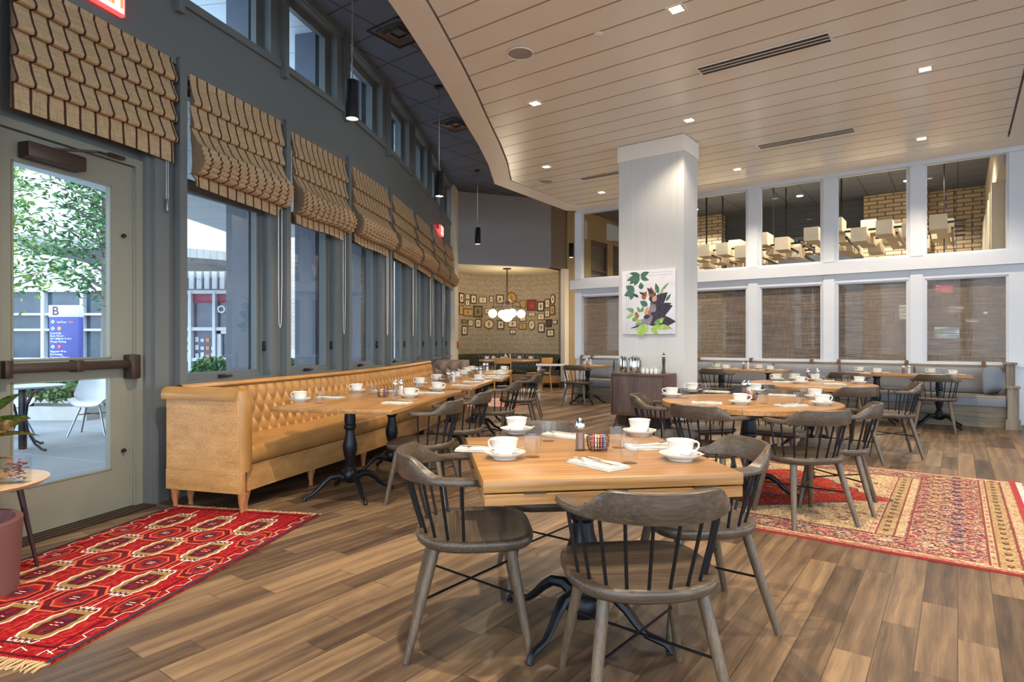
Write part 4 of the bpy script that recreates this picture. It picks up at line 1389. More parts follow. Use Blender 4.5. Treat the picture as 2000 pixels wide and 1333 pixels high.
PICS = [ # crop px (x0,y0,x1,y1), frame, paper, ink, shape, label
 (144, 195, 222, 370, M_fdark, M_paperw, M_inkd, 'r', 'dark framed portrait print at the upper left edge of the nook wall'),
 (248, 218, 322, 300, M_folive, M_paperw, M_inkb, 'r', 'small square print, upper of two stacked near the left of the nook wall'),
 (245, 316, 318, 412, M_folive, M_paperw, M_inkb, 'r', 'small square print, lower of two stacked near the left of the nook wall'),
 (338, 225, 440, 380, M_fbrown, M_paperw, M_inkd, 'r', 'upright framed print with a small dark figure, top row left'),
 (478, 262, 612, 372, M_folive, M_paperw, M_inkb, 'r', 'wide cream framed print in the top row of the nook wall'),
 (658, 248, 722, 360, M_fbrown, M_paperw, M_inkb, 'r', 'narrow framed print left of the chandelier in the top row'),
 (772, 225, 905, 378, M_fbrown, M_paperw, M_inkd, 'r', 'framed print with a dark standing figure behind the chandelier'),
 (945, 178, 1130, 392, M_fgold, M_ochre, M_inkb, 'o', 'large round gilt framed picture behind the chandelier'),
 (144, 405, 208, 568, M_folive, M_ochre, M_inkb, 'r', 'ochre print at the left edge of the nook wall, middle row'),
 (218, 460, 362, 592, M_fgold, M_ochre, M_inkd, 'r', 'wide gilt framed picture, middle row left'),
 (385, 412, 543, 612, M_fbrown, M_inkg, M_inkd, 'r', 'large brown framed olive picture, middle row left'),
 (580, 455, 680, 556, M_folive, M_paperw, M_inkb, 'r', 'small cream print beside the left globe'),
 (1180, 325, 1280, 450, M_folive, M_ochre, M_inkb, 'r', 'pale ochre print right of the chandelier, top row'),
 (1300, 310, 1458, 500, M_fred, M_fred, M_inkr, 'r', 'large red framed picture with a pale red centre'),
 (1475, 340, 1592, 508, M_fdark, M_paperw, M_inkd, 'r', 'dark framed portrait right of the red picture'),
 (1605, 298, 1692, 456, M_fbrown, M_paperw, M_inkb, 'r', 'upright cream print near the right of the top row'),
 (1700, 215, 1780, 395, M_fbrown, M_paperw, M_inkd, 'o', 'small oval framed portrait at the upper right of the nook wall'),
 (1325, 530, 1435, 590, M_folive, M_paperw, M_inkb, 'r', 'small wide print under the red picture'),
 (1478, 545, 1595, 655, M_folive, M_paperw, M_inkg, 'r', 'square framed print under the dark portrait'),
 (1605, 492, 1685, 604, M_folive, M_paperw, M_inkd, 'r', 'small cream print in the middle row at the right'),
 (1690, 405, 1775, 570, M_fbrown, M_ochre, M_inkd, 'r', 'brown framed ochre picture at the right edge, middle row'),
 (185, 648, 278, 712, M_fbrown, M_inkg, M_inkb, 'r', 'tiny wide framed picture, lower row far left'),
 (298, 652, 380, 758, M_folive, M_paperw, M_inkb, 'r', 'small cream print, lower row left'),
 (418, 640, 520, 785, M_fbrown, M_paperw, M_inkb, 'r', 'upright print of many small motifs, lower row left'),
 (560, 635, 740, 812, M_fgold, M_paperw, M_inkb, 'o', 'large round gilt frame in the lower row, left of centre'),
 (790, 660, 912, 812, M_fbrown, M_paperw, M_inkd, 'r', 'brown framed print with a small dark centre, lower row middle'),
 (972, 662, 1130, 780, M_folive, M_paperw, M_inkr, 'r', 'wide framed print with a reddish shape under the chandelier'),
 (1160, 715, 1292, 815, M_folive, M_ochre, M_inkg, 'r', 'wide ochre framed picture, lower row right of centre'),
 (1322, 650, 1435, 828, M_fgold, M_paperw, M_inkb, 'o', 'oval gilt framed picture in the lower row'),
 (1490, 702, 1598, 866, M_fbrown, M_paperw, M_inkd, 'r', 'upright cream print with a black centre, lower row right'),
 (1622, 645, 1718, 775, M_fdark, M_fbrown, M_inkd, 'r', 'dark brown framed picture near the right edge, lower row'),
 (1742, 655, 1815, 725, M_fbrown, M_paperw, M_inkr, 'r', 'tiny framed print at the right edge, lower row'),
 (188, 752, 280, 914, M_fbrown, M_paperw, M_inkb, 'r', 'brown framed narrow print, lowest at the left'),
 (1005, 820, 1108, 892, M_fbrown, M_paperw, M_inkb, 'r', 'small wide framed print, lowest under the chandelier'),
 (1640, 812, 1760, 938, M_fdark, M_paperw, M_inkb, 'r', 'dark framed square print, lowest at the right'),
 (1170, 560, 1285, 680, M_folive, M_paperw, M_ochre, 'r', 'pale framed print behind the right globe')]
for x0, y0, x1, y1, fm, pm, im, shp, lab in PICS:
    f = lambda x, y: ray_nook(880 + x / 8.696, 550 + y / 8.696)
    c = f((x0 + x1) / 2, (y0 + y1) / 2)
    lft = f(x0, (y0 + y1) / 2); rgt = f(x1, (y0 + y1) / 2)
    w_ = Vector((rgt.x - lft.x, rgt.y - lft.y)).length; h_ = (y1 - y0) / 8.696 / FPX * c.y
    th = math.atan2(c.y - NC.y, c.x - NC.x)
    o = thing('framed_picture', lab, 'picture', (NC.x + (NR - .012) * math.cos(th), NC.y + (NR - .012) * math.sin(th), c.z), th - PI / 2, 'framed pictures on the nook wall')
    n4 = 4 if shp == 'r' else 28
    def rr(k, y, inset=0.0):
        if shp == 'r':
            a, b2 = w_ / 2 - inset, h_ / 2 - inset
            return [(-a, y, -b2), (a, y, -b2), (a, y, b2), (-a, y, b2)]
        return [((w_ / 2 - inset) * math.cos(2 * PI * i / n4), y, (h_ / 2 - inset) * math.sin(2 * PI * i / n4)) for i in range(n4)]
    t_ = min(w_, h_) * (.14 if fm in (M_fgold, M_fdark, M_fbrown) else .10)
    b = MB(); b.sm = False
    b.loft([rr(1, 0), rr(1, -.022), rr(1, -.026, t_ * .4), rr(1, -.012, t_), rr(1, 0, t_)], caps=False)
    b.build('frame', fm, o)
    b = MB(); b.sm = False; b.poly(rr(1, -.009, t_ * .9)); b.mi = 1
    q = min(w_, h_) * .17
    ksc = .5 if pm is not M_fred else .8
    b.poly([(q * ksc * 1.3 * math.cos(a), -.0095, q * 1.4 * math.sin(a) * (1 + .3 * math.sin(3 * a + x0))) for a in [2 * PI * i / 14 for i in range(14)]])
    b.build('print', [pm, im], o)

# ------------------------------------------------------------------ grey bench along the partition
p = W(3.7, 0)
bench = thing('bench', 'long weathered wooden bench with taupe seats under the white partition', 'bench', p, AU)
BT = Matrix.Rotation(PI, 4, 'Z') @ Matrix.Translation((-3.7, 0, 0))
SE = [-.02, 7.2]
b = MB(); b.sm = False; b.T = BT
b.box(SE[0], SE[1], .05, .66, 0, .30)
b.build('base', M_greywood, bench)
b = MB(); b.sm = False; b.T = BT
b.box(SE[0] + .1, SE[1], .03, .075, .80, .885)
b.build('top_rail', M_greywood, bench)
b = MB(); b.T = BT
b.bbox(.10, SE[1], .08, .70, .30, .43, .02, 3)
b.build('seat', M_cushion, bench)
b = MB(); b.T = BT; b.bbox(.10, SE[1], .08, .685, .425, .455, .012, 3); b.build('seat_top', M_beigecush, bench)
b = MB(); b.sm = False; b.T = BT
b.box(-.03, .10, .60, .74, 0, .58); b.box(-.045, .115, .585, .755, .58, .61); b.box(-.03, .02, .08, .66, .0, .56); b.box(-.02, .085, .02, .16, .45, .90); b.box(-.045, .12, .0, .18, .90, .93)
b.box(-.05, .12, .58, .76, 0, .14)
b.build('end_post', M_greywoodv, bench, bevel=.003)
# back cushions strapped over the rail
def cushion_builder(w, name='back_cushion'):
    def f():
        o = thing(name, '', 'cushion')
        b = MB(); n1, n2 = 16, 10
        def cu(sgn):
            def g(i, j):
                u = i / (n1 - 1) * 2 - 1; v = j / (n2 - 1) * 2 - 1
                th = .055 * ((1 - u ** 6) * (1 - v ** 4)) ** .5 + .012
                return (u * w / 2, sgn * th + .02 * v, .20 + v * .19)
            return g
        b.grid(n1, n2, cu(1)); b.grid(n1, n2, cu(-1))
        b.build('cushion', M_cushion, o, angle=80)
        return o
    return f
ends = [0.16, 1.22, 2.28, 3.34, 4.40, 5.46, 6.52, 7.18]
nm = ['rightmost', 'second', 'third', 'fourth', 'fifth', 'sixth', 'seventh']
for i in range(7):
    w_ = ends[i + 1] - ends[i] - .03
    c = (ends[i] + ends[i + 1]) / 2
    q = W(c, -.165, .455)
    place('bcush%d' % (i == 6), cushion_builder(w_), q, AU, ('rightmost long grey back cushion on the grey bench' if i == 0 else '%s long grey back cushion from the right end of the grey bench' % nm[i]), 'grey back cushions on the bench')
def pillow_builder():
    o = thing('pillow', '', 'cushion')
    b = MB(); n1 = 14
    def cu(sgn): return lambda i, j: ((i / 13 * 2 - 1) * .21 * (1 - .08 * (j / 13 * 2 - 1) ** 2), sgn * .075 * max(0, (1 - (i / 13 * 2 - 1) ** 4) * (1 - (j / 13 * 2 - 1) ** 4)) ** .5, .21 + (j / 13 * 2 - 1) * .20 * (1 - .08 * (i / 13 * 2 - 1) ** 2))
    b.grid(n1, n1, cu(1)); b.grid(n1, n1, cu(-1)); b.build('pillow_cover', M_cushion, o, angle=80)
    return o
q = W(.26, -.34, .462)
place('pillow', pillow_builder, q, AU + R(60), 'pale grey square pillow at the right end of the grey bench')
def strap_builder():
    o = thing('cushion_strap', '', 'strap')
    b = MB(); b.tube([(0, .045, .0), (0, .05, .10), (0, .03, .155), (0, -.02, .165), (0, -.055, .13), (0, -.075, .0), (0, -.082, -.22)], [.022] * 7, 8, flat=.22, up=(1, 0, 0))
    b.T = Matrix.Rotation(R(90), 4, 'Z') @ Matrix.Identity(4)
    b = MB()
    pr = [(.02, -.02), (.035, .08), (.03, .14), (-.01, .165), (-.05, .14), (-.072, .06), (-.09, -.08), (-.10, -.2)]
    b.loft([[(x, y, z) for y, z in pr] for x in (-.022, .022)], closed=False, caps=False)
    b.loft([[(x, y - .004 , z + .004) for y, z in pr] for x in (-.022, .022)], closed=False, caps=False)
    b.build('leather_loop', M_pvcstrap, o)
    b = MB(); b.tube([(-.026, -.058, .15), (.026, -.058, .15), (.026, -.075, .11), (-.026, -.075, .11)], .004, 6, loop=True); b.build('buckle', M_bronze, o)
    return o
def s_of(px, d=-.08):
    t = (px - 1000) / FPX
    a = P0 + V * d
    return (a.x - t * a.y) / (U.x - t * U.y)
for i, px in enumerate((1921, 1771, 1639, 1586, 1468, 1366, 1158, 1138)):
    q = W(s_of(px), -.085, .775)
    place('strap', strap_builder, q, AU, 'brown leather strap over the bench rail, ' + ['first from the right end', 'second from the right end', 'third from the right end', 'fourth from the right end', 'fifth from the right end', 'close to the pillar', 'right one of two at the far left end', 'leftmost, by the console table'][i], 'leather straps on the bench rail')

# ------------------------------------------------------------------ sideboard before the pillar
sb = PT @ Vector((.50, -.235, 0))
o = thing('sideboard', 'low walnut sideboard with sliding slatted doors standing before the pillar', 'cabinet', sb, AU)
X = .405
b = MB(); b.sm = False
b.box(-X, X, -.215, .215, .765, .795); b.box(-X, X, -.215, .215, .20, .235); b.box(-X, -X + .025, -.215, .215, .235, .765); b.box(X - .025, X, -.215, .215, .235, .765); b.box(-X, X, .195, .21, .235, .765)
b.build('carcass', M_walnut, o, bevel=.003)
for s_ in (-1, 1):
    b = MB(); b.sm = False
    n_ = 18
    for i in range(n_):
        x0 = (-.375 + .375 * i / n_) if s_ < 0 else (.375 * i / n_)
        b.box(x0 + .001, x0 + .375 / n_ - .001, -.200 + (0 if s_ < 0 else .004), -.188, .237, .763)
    d_ = b.build('door', M_tambour, o)
    b = MB(); b.T = Matrix.Translation((s_ * .022, -.200, .47)) @ Matrix.Rotation(R(90), 4, 'X'); b.lathe([(0, .02), (.010, .018), (.006, .008), (.006, 0)], 12); b.build('knob', M_blackp, d_)
for sx in (-1, 1):
    for sy in (-1, 1):
        b = MB(); b.tube([(sx * (X - .09), sy * .15, .20), (sx * (X - .03), sy * .19, 0)], [.024, .013], 10); b.build('leg', M_walnut, o)
def on_sb(x, y): return PT @ Vector((.50 + x, -.235 + y, .795))
def pitcher_builder():
    o = thing('coffee_pot', '', 'coffee pot')
    b = MB(); b.lathe([(0, 0), (.056, 0), (.060, .01), (.062, .10), (.056, .17), (.048, .205), (.045, .215), (0, .222)], 28); b.build('body', M_steel, o)
    b = MB(); b.lathe([(.046, .213), (.047, .225), (.03, .235), (0, .237)], 24); b.bbox(-.012, .012, -.012, .03, .232, .245, .004); b.build('lid', M_steel, o)
    b = MB(); b.tube([(0, .046, .20), (0, .085, .205), (0, .10, .17), (0, .098, .09), (0, .062, .05)], .008, 8, flat=.7); b.build('handle', M_blackp, o)
    b = MB(); b.tube([(0, -.045, .185), (0, -.066, .205), (0, -.074, .215)], [.016, .011, .009], 8); b.build('spout', M_steel, o)
    return o
place('pitcher', pitcher_builder, on_sb(-.32, .02), AU + R(200), 'leftmost shiny steel coffee pot on the sideboard', 'steel coffee pots')
place('pitcher', pitcher_builder, on_sb(-.17, .12), AU + R(160), 'middle steel coffee pot on the sideboard, set back between the other two', 'steel coffee pots')
place('pitcher', pitcher_builder, on_sb(-.12, -.07), AU + R(-80), 'right steel coffee pot on the sideboard with its handle to the left', 'steel coffee pots')
def creamer_builder():
    o = thing('creamer', '', 'creamer')
    b = MB(); b.lathe([(0, 0), (.024, 0), (.026, .01), (.027, .05), (.022, .06), (.024, .085), (.028, .09), (.024, .088), (.020, .06), (.022, .05), (.022, .01), (0, .01)], 16)
    b.build('body', M_cup, o)
    b = MB(); b.tube([(0, .02, .08), (0, .042, .075), (0, .042, .045), (0, .025, .03)], .0035, 6); b.build('handle', M_cup, o)
    return o
cl = ['front row first', 'front row second', 'front row third', 'front row fourth', 'back row first', 'back row second', 'back row third', 'back row fourth']
for i in range(8):
    place('creamer', creamer_builder, on_sb(.025 + .062 * (i % 4), -.06 + .075 * (i // 4)), AU + R(30 * i), 'small white creamer on the sideboard, %s from the left' % cl[i], 'small white creamers on the sideboard')
b = MB(); c = on_sb(.31, -.02)
o = thing('pepper_mill', 'tall dark pepper mill with a steel top on the sideboard', 'pepper mill', c)
b.lathe([(0, 0), (.028, 0), (.028, .02), (.020, .06), (.018, .12), (.022, .17), (.024, .20), (.018, .215)], 20); b.build('body', M_bronze, o)
b = MB(); b.lathe([(.018, .213), (.026, .225), (.028, .25), (.020, .272), (.008, .28), (.010, .292), (0, .30)], 20); b.build('mill_top', M_steel, o)
o = thing('glass_bottle', 'clear glass bottle on the sideboard beside the pepper mill', 'bottle', on_sb(.235, .12))
b = MB(); b.lathe([(0, 0), (.036, 0), (.037, .01), (.037, .14), (.014, .19), (.013, .24), (.015, .245), (.0135, .246)], 20, caps=False); b.build('body', M_drink, o)

# ------------------------------------------------------------------ botanical picture on the pillar
AT = PT @ Matrix.Translation((.07 + .408, -.0, 1.35 + .465))
o = thing('botanical_picture', 'large square botanical picture with green leaves and brown buds on the pillar', 'picture', AT.translation, AU)
aw, ah = .815, .93
b = MB(); b.bbox(-aw / 2, aw / 2, -.04, -.002, -ah / 2, ah / 2, .004); b.build('canvas', plain('picture off white', rgb(222, 218, 222), .7), o)
m_l1 = plain('leaf print green', rgb(70, 112, 92), .7, var=.3, scale=20); m_l2 = plain('leaf print lime', rgb(158, 186, 96), .7, var=.2, scale=20); m_l3 = plain('leaf print dark', rgb(54, 50, 66), .7, var=.3, scale=20)
m_bud = plain('bud print brown', rgb(150, 96, 62), .7, var=.3, scale=25); m_gry = plain('print grey', rgb(134, 128, 142), .7, var=.2, scale=20); m_ln = plain('print line', rgb(176, 176, 188), .7); m_pk = plain('bud print pink', rgb(196, 152, 132), .7)
m_l4 = plain('leaf print mid', rgb(108, 150, 92), .7, var=.25, scale=20)
b = MB(); b.sm = False
def lf(x, y, L_, wd, ang, mi, z=[.0]):
    """leaf shape in picture fractions: x right, y down, ang degrees from right, anticlockwise"""
    z[0] += .00003
    b.mi = mi
    X_ = (x - .5) * aw; Z_ = (.5 - y) * ah
    pts_ = []
    n_ = 9
    for k in range(n_):
        t = k / (n_ - 1); pts_.append((t * L_, wd * math.sin(PI * t ** .8) * .5))
    for k in range(n_ - 2, 0, -1):
        t = k / (n_ - 1); pts_.append((t * L_, -wd * math.sin(PI * t ** .8) * .5))
    ca, sa = math.cos(R(ang)), math.sin(R(ang))
    b.poly([(X_ + (px_ * ca - py_ * sa) * aw, -.0405 - z[0], Z_ + (px_ * sa + py_ * ca) * aw) for px_, py_ in pts_])
def bar(x0, y0, x1, y1, wd, mi):
    L_ = math.hypot(x1 - x0, (y1 - y0) * ah / aw); lf_ = math.degrees(math.atan2(-(y1 - y0) * ah, (x1 - x0) * aw))
    b.mi = mi; ca, sa = math.cos(R(lf_)), math.sin(R(lf_)); X_ = (x0 - .5) * aw; Z_ = (.5 - y0) * ah
    b.poly([(X_ + (a * ca - c_ * sa) * aw, -.04045, Z_ + (a * sa + c_ * ca) * aw) for a, c_ in ((0, -wd), (L_, -wd), (L_, wd), (0, wd))])
for y_ in (.05, .09, .925, .96): bar(.08, y_, .97, y_, .003, 6)
for x_ in (.09, .13): bar(x_, .05, x_, .93, .003, 6)
mats_art = [m_l1, m_l2, m_l3, m_bud, m_gry, m_pk, m_ln, m_l4]
for a_ in ((.34, .09, .26, .10, 195, 0), (.34, .09, .24, .10, 215, 0), (.34, .09, .20, .09, 240, 0), (.36, .08, .22, .08, 165, 0), (.36, .09, .18, .09, 20, 0), (.36, .11, .18, .08, -20, 0),
           (.25, .32, .20, .13, 150, 0), (.25, .32, .22, .13, 200, 0), (.22, .33, .16, .1, 250, 0), (.38, .30, .13, .10, 95, 0), (.50, .56, .17, .11, 150, 0), (.70, .38, .20, .08, 105, 0), (.73, .36, .24, .04, 45, 7), (.72, .42, .16, .05, 60, 1),
           (.55, .60, .42, .22, 40, 2), (.55, .70, .44, .24, 20, 2), (.50, .85, .42, .22, 30, 2), (.60, .72, .38, .2, 65, 2), (.66, .62, .30, .12, 20, 2), (.60, .80, .42, .2, -2, 2), (.55, .50, .2, .12, 60, 2),
           (.26, .86, .34, .14, 15, 4), (.40, .86, .26, .16, 40, 4), (.56, .66, .16, .14, 60, 4), (.16, .91, .34, .03, 14, 2), (.80, .82, .22, .02, -40, 2),
           (.41, .44, .14, .09, 60, 3), (.44, .47, .15, .09, 100, 3), (.33, .42, .14, .05, 150, 2), (.34, .34, .14, .04, -30, 2), (.58, .44, .20, .12, 95, 3), (.60, .38, .16, .07, 135, 2), (.52, .46, .1, .08, 10, 2), (.60, .5, .13, .09, 60, 5), (.58, .56, .05, .05, 80, 3),
           (.46, .72, .18, .08, 75, 5), (.50, .74, .18, .07, 100, 5), (.53, .73, .15, .05, 85, 3), (.42, .74, .14, .08, 10, 2), (.33, .74, .12, .08, 130, 3), (.30, .73, .10, .06, 100, 3),
           (.24, .62, .16, .06, 170, 7), (.24, .68, .18, .07, 205, 1), (.24, .66, .16, .06, 150, 7), (.36, .66, .12, .06, 120, 7), (.38, .66, .11, .06, 70, 7), (.20, .78, .14, .08, 20, 7), (.28, .80, .12, .07, 0, 1),
           (.50, .86, .26, .10, 200, 1), (.52, .88, .26, .10, 225, 1), (.60, .88, .24, .10, -10, 1), (.62, .84, .22, .09, 25, 7), (.74, .84, .12, .06, 70, 1), (.70, .88, .24, .10, -10, 1), (.56, .90, .2, .09, -40, 1), (.44, .92, .2, .08, 215, 1), (.84, .50, .16, .05, 55, 0)):
    lf(*a_)
b.build('print', mats_art, o)

# ------------------------------------------------------------------ tableware
def cup_builder():
    o = thing('cup', '', 'cup')
    b = MB(); b.lathe([(0, .006), (.026, .006), (.028, 0), (.031, 0), (.033, .010), (.044, .022), (.051, .045), (.056, .070), (.0575, .072), (.055, .072), (.050, .046), (.042, .025), (.03, .016), (0, .014)], 36, caps=False)
    b.build('bowl', M_cup, o, angle=60)
    b = MB(); b.tube([(.051, 0, .058), (.068, 0, .064), (.080, 0, .056), (.079, 0, .040), (.068, 0, .028), (.047, 0, .024)], [.006, .0055, .005, .005, .0055, .0065], 8, flat=.8)
    b.build('handle', M_cup, o, angle=60)
    return o
def saucer_builder():
    o = MB().lathe([(0, .004), (.045, .004), (.046, 0), (.050, 0), (.052, .006), (.070, .014), (.086, .026), (.087, .028), (.085, .028), (.068, .018), (.050, .010), (0, .009)], 40, caps=False).build('saucer', M_cup, angle=60)
    o['category'] = 'saucer'
    return o
def tumbler_builder():
    o = MB().lathe([(0, 0), (.031, 0), (.034, .003), (.0345, .012), (.040, .092), (.0405, .093), (.038, .093), (.0325, .020), (.026, .015), (0, .014)], 28, caps=False).build('drinking_glass', M_drink, angle=60)
    o['category'] = 'glass'
    return o
def napkin_builder():
    b = MB()
    for k, (w_, l_, z0) in enumerate(((.062, .115, .0), (.060, .112, .004), (.057, .110, .008))):
        b.grid(6, 14, lambda i, j, w_=w_, l_=l_, z0=z0, k=k: ((i / 5 * 2 - 1) * w_ * (1 + .02 * math.sin(j)), (j / 13 * 2 - 1) * l_, z0 + .0045 + .0015 * math.sin(j * .9 + k * 2) * (i / 5)))
        b.bbox(-w_ * .98, w_ * .98, -l_ * .985, l_ * .985, z0, z0 + .0035, .0017)
    o = b.build('napkin', M_napkin, angle=60); o['category'] = 'napkin'
    return o
def fork_builder():
    b = MB()
    b.tube([(0, -.09, 0), (0, -.04, .001), (0, .02, .003), (0, .045, .004)], [.0055, .004, .0028, .003], 6, flat=.45, up=(0, 0, 1))
    b.tube([(0, .04, .004), (0, .052, .002), (0, .062, .002)], [.004, .010, .0105], 8, flat=.18, up=(0, 0, 1))
    for x in (-.0085, -.003, .003, .0085): b.tube([(x, .060, .002), (x, .080, .004), (x, .094, .008)], [.0016, .0014, .0008], 5)
    o = b.build('fork', M_steel); o['category'] = 'fork'
    return o
def knife_builder():
    b = MB()
    b.tube([(0, -.10, 0), (0, -.05, 0), (0, 0, 0)], [.0055, .006, .005], 6, flat=.55, up=(0, 0, 1))
    b.prism([(-.005, -.002), (.006, -.002), (.009, .03), (.009, .08), (.004, .105), (-.005, .09)], -.001, .001)
    o = b.build('knife', M_steel); o['category'] = 'knife'
    return o
def spoon_builder():
    b = MB()
    b.tube([(0, -.085, .014), (0, -.03, .004), (0, .015, .0), (0, .03, .0)], [.0048, .0032, .0026, .004], 6, flat=.4, up=(0, 0, 1))
    b.grid(9, 7, lambda i, j: (.013 * math.sin(PI * i / 8) ** .7 * (j / 6 * 2 - 1), .026 + .042 * i / 8, .0015 - .005 * math.sin(PI * i / 8) * (1 - (j / 6 * 2 - 1) ** 2)))
    b.grid(9, 7, lambda i, j: (.013 * math.sin(PI * i / 8) ** .7 * (j / 6 * 2 - 1), .026 + .042 * i / 8, .0005 - .005 * math.sin(PI * i / 8) * (1 - (j / 6 * 2 - 1) ** 2)))
    o = b.build('spoon', M_steel); o['category'] = 'spoon'
    return o
def shaker_builder(content):
    def f():
        o = thing('shaker', '', 'shaker')
        b = MB(); b.lathe([(0, 0), (.027, 0), (.028, .004), (.0225, .012), (.0215, .095), (.0255, .098), (.0255, .104), (.02, .106), (0, .106)], 8); b.build('glass_body', M_drink, o)
        b = MB(); b.lathe([(0, .004), (.020, .006), (.019, .082), (0, .084)], 12); b.build('filling', content, o)
        b = MB(); b.lathe([(.0225, .10), (.023, .112), (.018, .132), (.010, .143), (0, .146)], 20); b.build('cap', M_steel, o)
        return o
    return f
def caddy_builder():
    o = thing('sugar_caddy', '', 'caddy')
    b = MB()
    for z, r_ in ((.002, .040), (.02, .048), (.04, .051), (.06, .050)):
        b.tube([(r_ * math.cos(2 * PI * i / 24), r_ * math.sin(2 * PI * i / 24), z + .002) for i in range(24)], .0016, 5, loop=True)
    for i in range(16):
        a = 2 * PI * i / 16
        b.tube([(.040 * math.cos(a), .040 * math.sin(a), .003), (.050 * math.cos(a), .050 * math.sin(a), .035), (.050 * math.cos(a), .050 * math.sin(a), .062)], .0013, 5)
    for x in (-.03, -.01, .01, .03): b.tube([(x, -.03, .003), (x, .03, .003)], .0013, 5)
    b.build('wire_basket', M_bronze, o)
    b = MB(); b.tube([(-.05, 0, .062), (-.045, 0, .074), (.045, 0, .074), (.05, 0, .062)], .002, 6); b.build('handle', M_bronze, o)
    return o
M_pk1 = plain('pink sugar paper', rgb(206, 92, 110), .7); M_pk2 = plain('white sugar paper', rgb(228, 224, 212), .7); M_pk3 = plain('yellow sugar paper', rgb(214, 188, 92), .7); M_pk4 = plain('blue sugar paper', rgb(110, 140, 190), .7)
def packet_builder(m):
    def f():
        b = MB(); b.bbox(-.024, .024, -.0035, .0035, 0, .064, .002); o = b.build('sugar_packet', m); o['category'] = 'packet'
        return o
    return f
def plc(kind, bld, loc, rz, label, group): return place(kind, bld, loc, rz, label, group)

def caddy_at(x, y, z, where, packets=True, grp=''):
    plc('caddy', caddy_builder, (x, y, z), R(20), 'round wire sugar caddy %s' % where, 'wire sugar caddies')
    if packets:
        for i, (m, cn) in enumerate(((M_pk1, 'pink'), (M_pk2, 'white'), (M_pk3, 'yellow'), (M_pk1, 'second pink'), (M_pk4, 'blue'))):
            plc('pk' + cn, packet_builder(m), (x - .020 + .010 * i, y + .002 * (i % 2), z + .008), R(78 + 6 * i), '%s sugar packet in the wire caddy %s' % (cn, where), 'sugar packets')
def shakers_at(pts_, z, where):
    for i, (x, y) in enumerate(pts_):
        k = 'pepper' if i == 0 else 'salt'
        plc(k, shaker_builder(plain('ground pepper', rgb(120, 92, 78), .9) if i == 0 else plain('salt grains', rgb(214, 208, 200), .9)), (x, y, z), R(22), 'glass %s shaker with a steel cap %s' % (k, where), 'table shakers')

def setting(where, z, sa=None, gl=None, na=None, hand=0.0, nrot=0.0, cutlery=True, spoon=True, two=False):
    """one place setting; positions are world x, y"""
    if sa is not None:
        x, y = sa
        plc('saucer', saucer_builder, (x, y, z), 0, 'white saucer under the cup %s' % where, 'white saucers')
        plc('cup', cup_builder, (x, y, z + .0095), hand, 'white cup %s' % where, 'white coffee cups')
        if spoon:
            a = hand + R(-55)
            o = plc('spoon', spoon_builder, (x + .060 * math.cos(a), y + .060 * math.sin(a), z + .024), a - R(10), 'teaspoon on the saucer %s' % where, 'teaspoons')
    if gl is not None:
        plc('tumbler', tumbler_builder, (gl[0], gl[1], z), 0, 'clear drinking glass %s' % where, 'drinking glasses')
    if na is not None:
        x, y = na
        plc('napkin', napkin_builder, (x, y, z), nrot, 'folded white napkin %s' % where, 'folded napkins')
        if cutlery:
            c, s = math.cos(nrot), math.sin(nrot)
            plc('fork', fork_builder, (x - .022 * c, y - .022 * s, z + .017), nrot + R(8), 'steel fork on the napkin %s' % where, 'forks')
            plc('knife', knife_builder, (x + .018 * c, y + .018 * s, z + .017), nrot + R(-4), 'steel knife on the napkin %s' % where, 'knives')
Z = .76
def h(px, py, z=Z):
    p_ = tp(px, py, z); return (p_.x, p_.y)
HTn = 'on the foreground table'
setting('at the near left corner of the foreground table', Z, h(986, 895), h(1040, 893), h(942, 880), R(150), R(80))
setting('at the near right corner of the foreground table', Z, h(1329, 898), h(1229, 905), h(1168, 910), R(8), R(38))
setting('at the far left corner of the foreground table', Z, h(1009, 846), h(1071, 862), h(1104, 853), R(100), R(50))
setting('at the far right corner of the foreground table', Z, h(1249, 850), h(1208, 875), h(1272, 876), R(70), R(-82))
shakers_at([h(1133, 880)], Z, 'in the middle of the foreground table')
caddy_at(*h(1168, 880), Z, 'in the middle of the foreground table')
w1 = 'on the nearest banquette table'
setting('nearest on the window side of the nearest banquette table', Z, h(586, 785), h(624, 788), h(645, 778), R(170), R(70))
setting('second on the window side of the nearest banquette table', Z, h(697, 767), h(726, 771), h(752, 765), R(170), R(70))
setting('nearest on the chair side of the nearest banquette table', Z, h(800, 777), h(770, 783), h(776, 789), R(10), R(75))
setting('far end on the chair side of the nearest banquette table', Z, h(854, 763.5), h(815, 763), h(842, 769), R(0), R(75))
shakers_at([h(772, 774), h(783, 772)], Z, 'on the nearest banquette table')
caddy_at(*h(748, 776), Z, 'on the nearest banquette table')
def tloc(T_, x, y):
    c, s = math.cos(R(T_[2])), math.sin(R(T_[2]))
    return (T_[0] + c * x - s * y, T_[1] + s * x + c * y)
